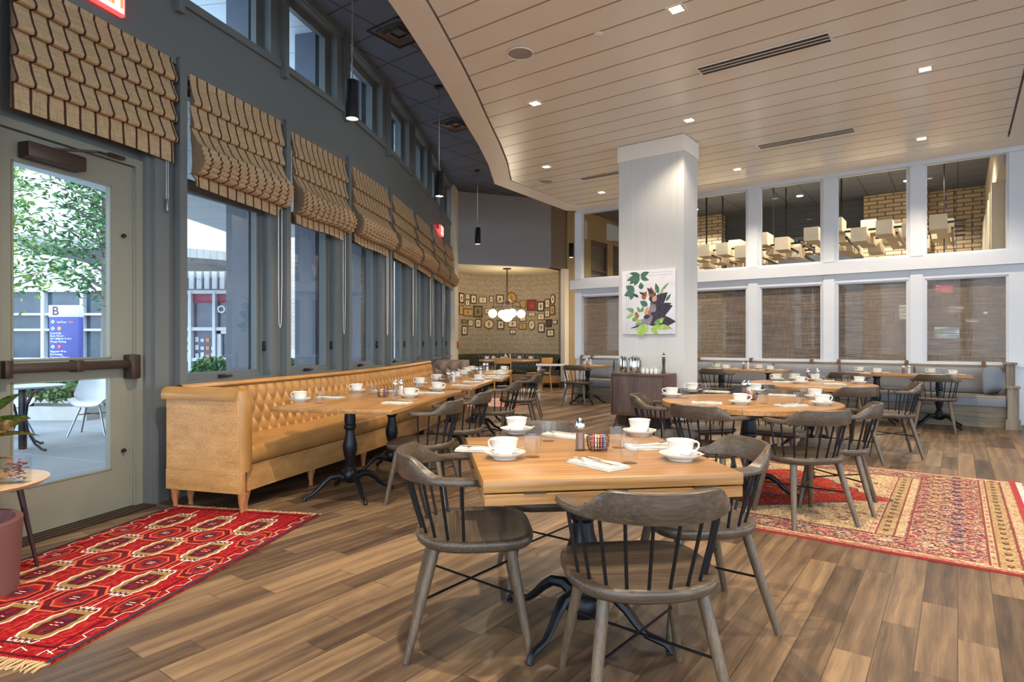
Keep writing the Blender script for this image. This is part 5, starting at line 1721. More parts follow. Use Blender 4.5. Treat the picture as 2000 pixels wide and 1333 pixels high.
for T_, nm_ in ((T2, 'second'), (T3, 'third'), (T4, 'farthest')):
    w2 = 'of the %s banquette table' % nm_
    hh = .42 if nm_ == 'second' else .34
    setting('near end, window side ' + w2, Z, tloc(T_, -.25, -hh + .05), tloc(T_, -.12, -hh + .08), None, R(170), 0)
    setting('far end, window side ' + w2, Z, tloc(T_, -.25, hh - .1), tloc(T_, -.10, hh - .05), None, R(170), 0)
    setting('near end, chair side ' + w2, Z, None, tloc(T_, .10, -hh + .18), tloc(T_, .25, -hh - .02), 0, R(70), cutlery=nm_ == 'second')
    setting('far end, chair side ' + w2, Z, tloc(T_, .27, hh - .12), None, tloc(T_, .24, hh - .32), R(10), R(80), cutlery=False)
    shakers_at([tloc(T_, -.02, -.02), tloc(T_, .02, .06)], Z, 'on the %s banquette table' % nm_)
    if nm_ != 'farthest': caddy_at(*tloc(T_, -.08, -.06), Z, 'on the %s banquette table' % nm_, packets=False)
def ring_set(c, name_, ph, n_, R_=.50):
    names = ['first', 'second', 'third', 'fourth', 'fifth', 'sixth']
for (sa, gl, na, hd, nr, wh) in (
        (h(1312, 776), h(1338, 779), None, R(165), 0, 'leftmost on the rug table'),
        (h(1352, 765.5), h(1380, 769), h(1400, 767), R(150), R(60), 'far left side of the rug table'),
        (h(1446, 790), h(1491, 789), h(1380, 789), R(-20), R(70), 'front left side of the rug table'),
        (h(1606, 792), h(1560, 790), h(1545, 794), R(5), R(-70), 'front right side of the rug table, handle to the right'),
        (h(1592, 779), h(1573, 781), h(1527, 774), R(30), R(60), 'far right side of the rug table'),
        (h(1476, 767), h(1500, 768), None, R(90), 0, 'far side of the rug table behind the sugar caddy')):
    setting(wh, Z, sa, gl, na, hd, nr)
caddy_at(*h(1467, 781.5), Z, 'on the rug table')
def inr(p_, c, r_=.56):
    if p_ is None: return None
    v_ = Vector((p_[0] - c[0], p_[1] - c[1]))
    if v_.length > r_: v_ *= r_ / v_.length
    return (c[0] + v_.x, c[1] + v_.y)
shakers_at([h(1453, 775), h(1462, 774)], Z, 'on the rug table')
for (sa, gl, na, hd, nr, wh) in (
        (h(1500, 742), h(1520, 744), None, R(170), 0, 'leftmost on the farther round table'),
        (h(1520, 736), h(1544, 740), None, R(120), 0, 'far left side of the farther round table'),
        (h(1563, 750), h(1610, 751), h(1530, 748), R(-30), R(70), 'front left side of the farther round table'),
        (h(1682, 750), h(1660, 749), h(1630, 752), R(20), R(70), 'right side of the farther round table'),
        (h(1610, 736), h(1625, 738), h(1640, 741), R(60), R(70), 'far side of the farther round table')):
    setting(wh, Z, inr(sa, RT2), inr(gl, RT2, .46), inr(na, RT2, .54), hd, nr, cutlery=False, spoon=False)
caddy_at(*h(1588, 744), Z, 'on the farther round table')
shakers_at([h(1578, 742), h(1597, 742)], Z, 'on the farther round table')
def wl_(T_, x, y):
    p_ = W(T_[0], T_[1]) + U * x + V * y; return (p_.x, p_.y)
for T_, nm_, xs_ in ((TC, 'rightmost bench table', (-.5, .42)), (TB, 'middle bench table', (-.42, .30)), (TA, 'bench table right of the pillar', (0.05,)), (TD, 'left end bench table', (-.02,))):
    for i, x in enumerate(xs_):
        sd = ('left' if i == 0 else 'right') + ' end of the ' if len(xs_) > 1 else 'on the '
        setting('bench side, %s%s' % (sd, nm_), Z, wl_(T_, x - .1, .18), wl_(T_, x + .06, .12), wl_(T_, x + .2, .1), R(170), R(50), cutlery=False, spoon=False)
        if nm_ in ('rightmost bench table', 'middle bench table'):
            setting('room side, %s%s' % (sd, nm_), Z, wl_(T_, x + .16, -.18), wl_(T_, x + .02, -.12), wl_(T_, x - .02, -.2), R(10), R(50), cutlery=False, spoon=False)
    shakers_at([wl_(T_, -.02, .02), wl_(T_, .05, .04)], Z, 'on the ' + nm_)
for i, (a, r_) in enumerate(((170, .6), (140, .55), (100, .55), (60, .55), (20, .6), (250, .5))):
    x, y = NTB[0] + r_ * math.cos(R(a)), NTB[1] + r_ * math.sin(R(a))
    setting('in the nook, %s from the left' % ['first', 'second', 'third', 'fourth', 'fifth', 'sixth'][i if i < 5 else 5] if i < 5 else 'at the front of the nook table', Z, (x, y), None, None, R(a), 0, spoon=False)
shakers_at([(NTB[0] - .1, NTB[1]), (NTB[0] + .02, NTB[1] + .05)], Z, 'on the nook table')

# ------------------------------------------------------------------ rugs
def fringe(b, x0, x1, y, n_, ln, z=.004, seed=1, sgn=1):
    rn = random.Random(seed)
    for i in range(n_):
        x = x0 + (x1 - x0) * (i + .5) / n_
        a = x + rn.uniform(-.012, .012); l_ = ln * rn.uniform(.8, 1.15); q_ = rn.uniform(-.012, .012)
        b.tube([(x, y, z), (x + q_, y + sgn * l_ * .5, z + rn.uniform(-.001, .005)), (a, y + sgn * l_, .0035)], [.0045, .0038, .003], 5)
M_r_red = fleck_mat('rug red', [rgb(146, 22, 28), rgb(158, 30, 34), rgb(132, 20, 28), rgb(164, 46, 42)], 60)
M_r_dk = fleck_mat('rug wine', [rgb(96, 20, 30), rgb(84, 22, 42), rgb(112, 26, 30)], 40)
M_r_wh = plain('rug white yarn', rgb(224, 206, 190), .95); M_r_gold = plain('rug gold yarn', rgb(148, 112, 52), .95)
M_r_nv = plain('rug navy yarn', rgb(44, 32, 48), .95); M_r_or = plain('rug orange yarn', rgb(196, 84, 44), .95); M_fringe = plain('rug fringe', rgb(190, 158, 116), .95)
rw, rl = 1.20, 2.02
rc = Vector((-2.165, 3.44, 0)); ra = R(-11.5)
o = thing('rug', 'red tribal rug with rows of gold rimmed medallions lying before the glazed door', 'rug', rc, ra)
b = MB(); b.sm = False
b.mi = 0; b.bbox(-rw / 2, rw / 2, -rl / 2, rl / 2, 0, .008, .003)
zz = [.0083]
def rp(pts_, mi):
    zz[0] += .000012; b.mi = mi; b.poly([(x, y, zz[0]) for x, y in pts_])
def rline(pts_, wd, mi):
    zz[0] += .000012
    for (x0, y0), (x1, y1) in zip(pts_[:-1], pts_[1:]):
        dx, dy = x1 - x0, y1 - y0; l_ = math.hypot(dx, dy) or 1; nx, ny = -dy / l_ * wd / 2, dx / l_ * wd / 2; ex_, ey_ = dx / l_ * wd * .4, dy / l_ * wd * .4
        b.mi = mi; b.poly([(x0 + nx - ex_, y0 + ny - ey_, zz[0]), (x0 - nx - ex_, y0 - ny - ey_, zz[0]), (x1 - nx + ex_, y1 - ny + ey_, zz[0]), (x1 + nx + ex_, y1 + ny + ey_, zz[0])])
def hexa(cx_, cy_, hw, hl, k=.45): return [(cx_ - hw * k, cy_ - hl), (cx_ + hw * k, cy_ - hl), (cx_ + hw, cy_ - hl * .55), (cx_ + hw, cy_ + hl * .55), (cx_ + hw * k, cy_ + hl), (cx_ - hw * k, cy_ + hl), (cx_ - hw, cy_ + hl * .55), (cx_ - hw, cy_ - hl * .55)]
def gul(cx_, cy_):
    hw, hl = .088, .170
    # toothed white ends and scalloped sides
    side = []
    ns_ = 7
    right = [(cx_ + hw * (.72 + .28 * math.sin(PI * k / ns_)) + (.012 if k % 2 else 0), cy_ - hl * .8 + 1.6 * hl * k / ns_) for k in range(ns_ + 1)]
    left = [(2 * cx_ - x, y) for x, y in reversed(right)]
    rp(right + left, 2)
    rp([(cx_ + (x - cx_) * .86, cy_ + (y - cy_) * .97) for x, y in right + left], 3)
    rp([(cx_ + (x - cx_) * .62, cy_ + (y - cy_) * .74) for x, y in right + left], 5)
    rp([(cx_ + (x - cx_) * .56, cy_ + (y - cy_) * .70) for x, y in right + left], 1)
    for s_ in (-1, 1):
        rline([(cx_ - hw * .8 + hw * 1.6 * k / 8, cy_ + s_ * (hl * .86 + (.03 if k % 2 else -.006))) for k in range(9)], .010, 2)
        rline([(cx_ - hw * .7 + hw * 1.4 * k / 8, cy_ + s_ * (hl * .80 + (.02 if k % 2 else -.006))) for k in range(9)], .005, 5)
        rline([(cx_ - .022, cy_ + s_ * .055), (cx_ + .022, cy_ + s_ * .055)], .018, 5); rline([(cx_, cy_ + s_ * .04), (cx_, cy_ + s_ * .085)], .010, 0)
    rline([(cx_ - .02, cy_ - .012), (cx_ + .02, cy_ - .012)], .006, 2); rline([(cx_ - .02, cy_ + .012), (cx_ + .02, cy_ + .012)], .006, 2); rline([(cx_, cy_ - .02), (cx_, cy_ + .02)], .01, 0)
rows = [-.74, -.27, .20, .67]
for cx_ in (-.32, 0.0, .32):
    rline([(cx_, -rl / 2 + .12), (cx_, rl / 2 - .07)], .007, 2)
for cx_ in (-.16, .16): rline([(cx_, -rl / 2 + .12), (cx_, rl / 2 - .07)], .004, 6)
for cy_ in rows:
    for cx_ in (-.32, 0.0, .32): gul(cx_, cy_)
for j, cy_ in enumerate((-.505, -.035, .435, .88)):
    for cx_ in (-.48, -.16, .16, .48):
        if cy_ > .85 : continue
        w_ = .12 if abs(cx_) < .3 else .07
        for k_, (mi_, sc_) in enumerate(((6, 1.0), (1, .90), (6, .66), (0, .58), (5, .36), (1, .28))):
            rp([(cx_ + w_ * sc_ * math.cos(2 * PI * q_ / 16) * (1 + .10 * (q_ % 2)), cy_ + .15 * sc_ * math.sin(2 * PI * q_ / 16) * (1 + .10 * (q_ % 2))) for q_ in range(16)], mi_)
        rline([(cx_ - .018, cy_ - .010), (cx_ + .018, cy_ - .010)], .006, 2); rline([(cx_ - .018, cy_ + .010), (cx_ + .018, cy_ + .010)], .006, 2)
# borders
for s_ in (-1, 1):
    x = s_ * (rw / 2 - .055)
    pts_ = []
    n_ = 26
    for k in range(n_):
        y = -rl / 2 + .05 + (rl - .1) * k / (n_ - 1)
        pts_.append((x + (.018 if k % 2 else -.018), y)); pts_.append((x + (.018 if k % 2 else -.018), y + (rl - .1) / (n_ - 1) * .8))
    rline(pts_, .005, 2)
    rline([(s_ * (rw / 2 - .10), -rl / 2 + .1), (s_ * (rw / 2 - .10), rl / 2 - .05)], .006, 1)
    rline([(s_ * (rw / 2 - .012), -rl / 2), (s_ * (rw / 2 - .012), rl / 2)], .022, 5)
for k in range(9):
    x = -rw / 2 + .10 + (rw - .2) * k / 8
    rline([(x, -rl / 2 + .03), (x, -rl / 2 + .07), (x + .05, -rl / 2 + .05)], .006, 2)
for yy in (-rl / 2 + .095, -rl / 2 + .02, rl / 2 - .05): rline([(-rw / 2 + .03, yy), (rw / 2 - .03, yy)], .008, 1)
b.build('pile', [M_r_red, M_r_dk, M_r_wh, M_r_gold, M_r_red, M_r_nv, M_r_or], o)
b = MB(); fringe(b, -rw / 2, rw / 2, rl / 2 - .003, 95, .045, seed=2); tag_ = b.build('fringe', M_fringe, o); tag_['kind'] = 'stuff'
b = MB(); fringe(b, -rw / 2, rw / 2, -rl / 2 + .003, 95, .075, seed=3, sgn=-1); tag_ = b.build('fringe', M_fringe, o); tag_['kind'] = 'stuff'

# big patterned rug
C1 = fleck_mat('rug meadow', [rgb(196, 172, 128), rgb(160, 92, 84), rgb(206, 184, 142), rgb(146, 134, 92), rgb(202, 160, 140), rgb(206, 190, 150), rgb(168, 146, 100)], 95)
C2 = fleck_mat('rug dark border', [rgb(72, 56, 76), rgb(160, 82, 76), rgb(184, 144, 124), rgb(96, 72, 86), rgb(164, 150, 110), rgb(146, 66, 66), rgb(196, 170, 142)], 90)
C3 = fleck_mat('rug medallion red', [rgb(176, 48, 36), rgb(162, 40, 40), rgb(190, 70, 46), rgb(150, 36, 50), rgb(176, 110, 66), rgb(170, 44, 36)], 90)
C4 = fleck_mat('rug gold band', [rgb(158, 132, 92), rgb(172, 146, 106), rgb(142, 116, 80), rgb(186, 162, 124)], 95)
C5 = plain('rug crimson edge', rgb(160, 44, 48), .95); C6 = fleck_mat('rug pale border', [rgb(196, 172, 134), rgb(208, 186, 152), rgb(176, 122, 108), rgb(156, 138, 104)], 100)
rw, rl = 3.0, 2.72          # along U, along V
near = Vector((2.80, 3.12, 0))
rc = near - U * (rw / 2) + V * (rl / 2)
o = thing('rug', 'large worn patterned rug with a red medallion under the round table', 'rug', rc, AU)
b = MB(); b.sm = False; zz = [.0083]
b.mi = 3; b.bbox(-rw / 2, rw / 2, -rl / 2, rl / 2, 0, .008, .003)
def rect(x0, x1, y0, y1, mi): rp([(x0, y0), (x1, y0), (x1, y1), (x0, y1)], mi)
X, Y = rw / 2, rl / 2
rect(-X, X - .015, -Y + .02, Y - .02, 5)
rect(-X + .08, X - .10, -Y + .10, Y - .10, 1)
def band(ins, wd, mi, y_too=True):
    rect(X - ins - wd, X - ins, -Y + (ins if y_too else .1), Y - (ins if y_too else .1), mi)
def wband(x, wd, mi, y0=-Y + .08, y1=Y - .08): rect(x - wd / 2, x + wd / 2, y0, y1, mi)
wband(X - .11, .012, 6); wband(X - .165, .09, 4); wband(X - .215, .012, 6); wband(X - .235, .03, 5); wband(X - .255, .012, 6)
wband(X - .66, .012, 6, -Y + .14, Y - .14); wband(X - .70, .05, 5, -Y + .36, Y - .36); wband(X - .73, .012, 6, -Y + .36, Y - .36); wband(X - .78, .09, 4, -Y + .36, Y - .36); wband(X - .83, .010, 6, -Y + .36, Y - .36); wband(X - .85, .03, 5, -Y + .36, Y - .36)
rect(-X + .2, X - .87, -Y + .36, Y - .36, 0)
rline([(-X + .2, -Y + .36), (X - .87, -Y + .36)], .012, 6); rline([(-X + .2, Y - .36), (X - .87, Y - .36)], .012, 6)
# stepped medallion
mx = -.33; 
def med(k, mi, st=1):
    q_ = []
    for sx in (1,):
        prof_ = [(.84, .03), (.66, .12), (.60, .13), (.58, .22), (.40, .34), (.36, .42), (.16, .56), (.0, .68)]
        q_ = [(mx + x * k + .16, y * k * 1.15) for x, y in prof_]
    full = q_ + [(2 * mx - x + .32, y) for x, y in reversed(q_)] 
    full = full + [(x, -y) for x, y in reversed(full)]
    rp(full, mi)
med(1.03, 7); med(1.0, 2)
med(.55, 1); med(.5, 2)
for x, y in ((X - 1.05, .36), (X - 1.05, -.36), (X - 1.05, .8), (X - 1.05, -.75)):
    rp([(x - .05, y), (x, y - .05), (x + .05, y), (x, y + .05)], 6); rp([(x - .03, y), (x, y - .03), (x + .03, y), (x, y + .03)], 0)
rq = random.Random(11)
def bloom(x, y, r_, mi_, mj_):
    rp([(x + r_ * math.cos(2 * PI * q_ / 12) * (1.25 if q_ % 2 else .8), y + r_ * math.sin(2 * PI * q_ / 12) * (1.25 if q_ % 2 else .8)) for q_ in range(12)], mi_)
    rp([(x + r_ * .45 * math.cos(2 * PI * q_ / 8), y + r_ * .45 * math.sin(2 * PI * q_ / 8)) for q_ in range(8)], mj_)
for i in range(24):                       # blossoms and zigzag vine in the long borders
    x = -X + .14 + i * (2 * X - .32) / 23
    for s_ in (-1, 1):
        if x < X - .3: bloom(x, s_ * (Y - .235), .042, 8 if i % 2 else 5, 7 if i % 3 else 0); bloom(x + .05, s_ * (Y - .16), .018, 0, 8); bloom(x + .05, s_ * (Y - .31), .018, 0, 8)
for s_ in (-1, 1):
    for yy in (.105, .345): rline([(-X + .1, s_ * (Y - yy)), (X - .30 if yy < .2 else X - .66, s_ * (Y - yy))], .008, 6)
    rline([(-X + .1 + k_ * .05, s_ * (Y - .055 + (.018 if k_ % 2 else -.018))) for k_ in range(int((2 * X - .35) / .05))], .006, 8)
for i in range(16):                       # blossoms across the right end
    y = -Y + .2 + i * (2 * Y - .4) / 15
    for k_ in range(5): bloom(X - .33 - .072 * k_ + rq.uniform(-.01, .01), y + (.09 if k_ % 2 else 0), .030 if k_ % 2 else .022, (8, 7, 5, 0, 8)[k_], (0, 8, 7, 8, 7)[k_])
for i in range(22):
    y = -Y + .12 + i * (2 * Y - .24) / 21
    bloom(X - .165, y, .018, 6, 5); bloom(X - .235, y, .010, 8, 8)
    if abs(y) < Y - .40: bloom(X - .78, y, .018, 6, 5); bloom(X - .85, y, .010, 8, 8)
for i in range(70):                       # small flowers in the pale ground and the red medallion
    x = rq.uniform(-X + .25, X - .92); y = rq.uniform(-Y + .42, Y - .42)
    inside = abs(y) < .62 * max(0, 1 - abs(x + .18) / .85)
    bloom(x, y, rq.uniform(.014, .026), (8 if i % 2 else 7) if not inside else (5 if i % 2 else 7), 5 if not inside else 2)
rline([(-X, -Y + .008), (X, -Y + .008)], .016, 3); rline([(X - .02, -Y), (X - .02, Y)], .04, 3)
rect(X - .035, X - .02, -Y + .05, Y - .05, 3)
b.build('pile', [C1, C2, C3, C5, C4, C6, plain('rug brown line', rgb(120, 54, 46), .95), plain('rug dusk blue', rgb(70, 62, 92), .95), plain('rug rose', rgb(176, 92, 86), .95)], o)
b = MB(); b.T = Matrix.Rotation(R(-90), 4, 'Z'); fringe(b, -rl / 2, rl / 2, rw / 2 - .003, 150, .05, seed=5); tag_ = b.build('fringe', plain('rug pale fringe', rgb(214, 204, 190), .95), o); tag_['kind'] = 'stuff'
# small far rug
o = thing('rug', 'small faded pink rug on the floor beyond the banquette tables', 'rug', (-.38, 12.3, 0), R(-3))
b = MB(); b.sm = False; zz = [.0083]; b.mi = 0; b.bbox(-.55, .55, -.95, .95, 0, .008, .003)
rp([(-.45, -.85), (.45, -.85), (.45, .85), (-.45, .85)], 1); rp([(-.38, -.78), (.38, -.78), (.38, .78), (-.38, .78)], 2)
for y in (-.5, 0, .5): rp(hexa(0, y, .2, .2), 1)
b.build('pile', [fleck_mat('rug far red', [rgb(160, 80, 76), rgb(182, 104, 94)], 40), fleck_mat('rug far cream', [rgb(206, 178, 164), rgb(190, 150, 140)], 40), fleck_mat('rug far pink', [rgb(186, 106, 96), rgb(200, 130, 116)], 40)], o)

# ------------------------------------------------------------------ left side table, plant, pot, glass
sc_ = Vector((-2.865, 3.20, 0))
o = thing('side_table', 'small round side table with tapered dark legs at the left edge', 'side table', sc_)
b = MB(); b.lathe([(0, .476), (.31, .476), (.335, .495), (.335, .50), (0, .50)], 48); b.build('tabletop', wood('side table oak', [rgb(178, 132, 88), rgb(206, 164, 120), rgb(220, 184, 144)], 1, .35, 5), o)
for i, a in enumerate((25, 150, 265)):
    b = MB(); c, s = math.cos(R(a)), math.sin(R(a)); b.tube([(c * .20, s * .20, .478), (c * .285, s * .285, 0)], [.016, .008], 10); b.build('leg', plain('dark tapered leg', rgb(52, 32, 28), .35), o)
g_ = h(30, 943, .50)
o = thing('candle_glass', 'straight clear glass filled with dried petals on the side table', 'glass vase', (g_[0], g_[1], .50))
b = MB(); b.lathe([(0, 0), (.066, 0), (.069, .004), (.069, .135), (.066, .135), (.064, .014), (0, .014)], 32, caps=False); b.build('glass_wall', M_drink, o)
b = MB(); rn = random.Random(3)
for i in range(70):
    a = rn.uniform(0, 2 * PI); r_ = .052 * math.sqrt(rn.random()); z = .02 + .085 * rn.random() + (.02 if i > 55 else 0)
    c_ = Vector((r_ * math.cos(a), r_ * math.sin(a), z)); s_ = rn.uniform(.010, .018); b.mi = 0 if z > .075 else (1 if rn.random() < .7 else 0)
    q_ = rn.uniform(0, 6)
    b.add([tuple(c_ + Vector((s_ * math.cos(q_), s_ * math.sin(q_), .004))), tuple(c_ + Vector((-s_ * math.sin(q_), s_ * math.cos(q_), rn.uniform(-.008, .01)))), tuple(c_ + Vector((-s_ * math.cos(q_), -s_ * math.sin(q_), .0))), tuple(c_ + Vector((s_ * math.sin(q_), -s_ * math.cos(q_), rn.uniform(-.01, .01))))], [(0, 1, 2, 3)])
pe = b.build('dried_petals', [plain('petal red brown', rgb(140, 78, 58), .7), plain('petal amber', rgb(178, 128, 70), .7)], o); pe['kind'] = 'stuff'
pc = (-2.83, 3.14, .50)
o = thing('potted_plant', 'potted plant with glossy variegated green leaves on the side table', 'plant', pc)
b = MB(); b.lathe([(0, 0), (.085, 0), (.095, .01), (.125, .16), (.12, .165), (.11, .15), (0, .14)], 28); b.build('pot', plain('dark glazed pot', rgb(40, 34, 40), .3), o)
def leaf_mesh(b, base, dir_, L_, wd, droop, twist=0.0, mi=0):
    d = Vector((math.cos(dir_), math.sin(dir_), 0)); sd = Vector((-d.y, d.x, 0)); n_ = 10
    rows_ = []
    for i in range(n_):
        t = i / (n_ - 1)
        p_ = Vector(base) + d * (L_ * t) + Vector((0, 0, droop[0] * t + droop[1] * t * t))
        w_ = wd * math.sin(PI * min(1, t * .96 + .02)) ** .75 * .5
        up_ = Vector((0, 0, 1)) * math.cos(twist) + sd * math.sin(twist); s2 = sd * math.cos(twist) - Vector((0, 0, 1)) * math.sin(twist)
        rows_.append([tuple(p_ + s2 * w_ * k + up_ * abs(k) * w_ * .35) for k in (-1, -.5, 0, .5, 1)])
    for col_, rng in ((mi, (0, 5)),):
        b.mi = mi; b.loft([r_ for r_ in rows_], closed=False, caps=False)
def leaf_mat(name, c1, c2, c3):
    m, nt, p = newmat(name)
    v = coords(nt)
    n = nd(nt, 'ShaderNodeTexNoise', {'Vector': v, 'Scale': 18.0, 'Detail': 3.0, 'Distortion': 1.5})
    nt.links.new(ramp(nt, n.outputs['Fac'], [(.38, c1), (.52, c2), (.66, c3)]), p.inputs['Base Color'])
    p.inputs['Roughness'].default_value = .28
    return m
ML1 = leaf_mat('glossy leaf', rgb(40, 64, 24), rgb(74, 104, 38), rgb(130, 140, 60)); ML2 = leaf_mat('variegated leaf', rgb(60, 46, 28), rgb(140, 112, 66), rgb(190, 158, 82))
for i, (bz, di, L_, wd, dr, tw, mi) in enumerate(((.26, -5, .30, .11, (.10, .00), .6, 0), (.20, -22, .34, .085, (.20, -.05), .9, 1), (.17, -38, .34, .085, (.06, -.01), .4, 1), (.22, 20, .27, .09, (.10, -.08), .3, 0), (.15, -60, .26, .08, (.0, .02), .5, 0),
        (.24, 70, .26, .10, (.12, -.05), .3, 0), (.26, 130, .28, .10, (.14, -.06), .3, 0), (.24, 190, .28, .10, (.12, -.1), .3, 0), (.22, 240, .28, .10, (.1, -.1), .3, 0), (.20, -80, .25, .09, (.12, -.02), .4, 1), (.3, 10, .2, .08, (.22, -.05), .4, 0), (.13, -10, .24, .08, (.02, -.0), .2, 1))):
    b = MB(); leaf_mesh(b, (0.04 * math.cos(R(di)), .04 * math.sin(R(di)), bz), R(di), L_, wd, dr, tw); b.build('leaf', ML1 if mi == 0 else ML2, o, angle=80)
b = MB()
for a in (0, 70, 150, 220, 290): b.tube([(.01 * math.cos(R(a)), .01 * math.sin(R(a)), .13), (.03 * math.cos(R(a)), .03 * math.sin(R(a)), .28)], .007, 6)
b.build('stems', plain('brown stem', rgb(92, 70, 44), .7), o)
o = thing('floor_planter', 'dull pink brown round planter standing on the floor at the left edge', 'planter', (-2.705, 2.93, 0))
b = MB(); b.lathe([(0, 0), (.235, 0), (.245, .01), (.262, .35), (.262, .362), (.258, .366), (.232, .366), (.230, .34), (.21, .26), (0, .25)], 48); b.build('planter_body', plain('mauve clay', rgb(112, 74, 72), .55), o)
b = MB(); b.lathe([(.0, .262), (.205, .258), (.215, .25), (0, .245)], 32); b.build('soil', plain('soil', rgb(46, 36, 32), .95, bump=.4), o)

# ------------------------------------------------------------------ lantern clusters of the bar room
M_lbox = plain('white lantern paper', rgb(216, 202, 176), .7); M_lin = emit('lantern inside', (1.0, .80, .52, 1), .55)
def lantern_cluster(s, d, z, nx, ny, lab, seed):
    c = W(s, d, z)
    o = thing('lantern_chandelier', lab, 'chandelier', c, AU, 'black framed chandeliers of square lanterns')
    rn = random.Random(seed)
    b = MB(); b.sm = False
    X_ = nx * .42 / 2; Y_ = ny * .62 / 2
    for y in [-Y_ + .62 * (j + .5) for j in range(ny)]: b.box(-X_ - .2, X_ + .2, y - .02, y + .02, .0, .04)
    for x in [-X_ + .84 * j for j in range(int(nx / 2) + 1)]: b.box(x - .02, x + .02, -Y_, Y_, -.16, -.12); b.box(x - .015, x + .015, -.02, .02, -.16, .02)
    b.build('frame', M_blackp, o)
    for x in (-X_ * .6, X_ * .6):
        for y in (-Y_ * .5, Y_ * .5):
            b = MB(); b.sm = False; b.box(x - .015, x + .015, y - .015, y + .015, .02, ZD - z); b.build('rod', M_blackp, o)
    for i in range(nx):
        for j in range(ny):
            x = -X_ + .42 * (i + .5) + (.1 if j % 2 else 0); y = -Y_ + .62 * (j + .5); zz_ = rn.choice((-.10, 0, .0, .14)); hw = .135
            b = MB(); b.sm = False
            b.loft([[(x - hw, y - .29, zz_ - hw), (x + hw, y - .29, zz_ - hw), (x + hw, y - .29, zz_ + hw), (x - hw, y - .29, zz_ + hw)], [(x - hw, y + .29, zz_ - hw), (x + hw, y + .29, zz_ - hw), (x + hw, y + .29, zz_ + hw), (x - hw, y + .29, zz_ + hw)]])
            b.build('lantern', M_lbox, o)
lantern_cluster(2.0, 2.9, 3.42, 6, 4, 'cluster of square white lanterns seen through the right upper panes', 4)
lantern_cluster(4.75, 3.3, 3.34, 6, 4, 'cluster of square white lanterns seen right of the pillar through the upper panes', 5)
def barlamp():
    o = thing('bar_downlight', '', 'ceiling light')
    b = MB(); b.lathe([(0, -.004), (.07, -.004), (.075, 0), (.075, .004), (0, .004)], 20); b.build('lens', M_lampwarm, o)
    return o
bl = ['far right', 'right', 'right of middle', 'middle', 'left of middle', 'left', 'back right', 'back middle', 'back left']
for i, (s, d) in enumerate(((1.0, 2.2), (2.4, 1.6), (3.6, 2.4), (4.9, 1.8), (6.0, 3.0), (6.9, 3.6), (1.6, 4.9), (3.9, 5.0), (6.6, 5.0))):
    p = W(s, d, ZD - .005)
    place('barlamp', barlamp, p, 0, 'round downlight in the dark bar ceiling, %s one' % bl[i], 'bar room downlights')
    spot(Vector((p.x, p.y, ZD - .04)), LAMP_W * (2.2 if i > 5 else 1.3), R(130))
# small glowing wall lamp, pendants and a television behind the shades
def bowl_builder():
    o = thing('bowl_pendant', '', 'pendant light')
    b = MB(); b.lathe([(0, -.06), (.06, -.055), (.12, -.02), (.135, .02), (0, .02)], 24); b.build('bowl', M_globe, o)
    b = MB(); b.tube([(0, 0, .02), (0, 0, 2.6)], .006, 6); b.build('rod', M_blackp, o)
    return o
for i, (px, py, Y) in enumerate(((1863, 607, 12.5), (1868, 602, 13.4), (1937, 611, 12.2), (1966, 600, 11.8), (1898, 626, 14.2))):
    t = (px - 1000) / FPX
    place('bowlp', bowl_builder, (t * Y, Y, CH + (666.5 - py) / FPX * Y), 0, ['left front', 'left back', 'middle right', 'far right', 'low back'][i] + ' glowing bowl pendant seen through the rightmost woven shade', 'bowl pendants in the bar')
t = (1849 - 1000) / FPX; Y = 14.2
q = Vector((t * Y, Y, CH + (666.5 - 651) / FPX * Y))
o = thing('television', 'small lit television screen seen through the rightmost woven shade', 'television', q, AU)
b = MB(); b.bbox(-.26, .26, -.02, .03, -.16, .16, .01); b.build('casing', M_blackp, o)
b = MB(); b.sm = False; b.box(-.24, .24, -.025, -.021, -.14, .14); 
def tv_mat():
    m, nt, p = newmat('television picture')
    n = nd(nt, 'ShaderNodeTexNoise', {'Vector': coords(nt), 'Scale': 7.0, 'Detail': 2.0})
    c = ramp(nt, n.outputs['Fac'], [(.35, rgb(30, 60, 40)), (.45, rgb(60, 150, 60)), (.55, rgb(120, 150, 210)), (.65, rgb(220, 225, 235))])
    nt.links.new(c, p.inputs['Emission Color']); p.inputs['Emission Strength'].default_value = 1.6
    return m
b.build('screen', tv_mat(), o)
t = (1763 - 1000) / FPX; Y = 12.3
o = thing('wall_lamp', 'upright glowing wall lamp seen through the second woven shade', 'wall lamp', (t * Y, Y, CH + (666.5 - 610) / FPX * Y))
b = MB(); b.bbox(-.05, .05, -.04, .04, -.15, .15, .01); b.build('lamp_shade', M_globe, o)
b = MB(); b.bbox(-.02, .02, -.02, .02, -1.9, -.15, .004); b.build('post', M_bronze, o)
t = (1844 - 1000) / FPX; Y = 12.0
o = thing('exit_sign', 'red exit sign seen through the rightmost woven shade', 'exit sign', (t * Y, Y, CH + (666.5 - 563) / FPX * Y), AU)
b = MB(); b.bbox(-.14, .14, -.02, .02, -.08, .08, .005); b.build('sign_case', M_signred, o)
b = MB(); b.bbox(-.01, .01, -.01, .01, .08, ZD - (CH + (666.5 - 563) / FPX * Y), .003); b.build('hanger', M_blackp, o)
lettering('EXIT', .13, M_signwhite, o, Matrix.Translation((0, -.0225, 0)) @ TXT)

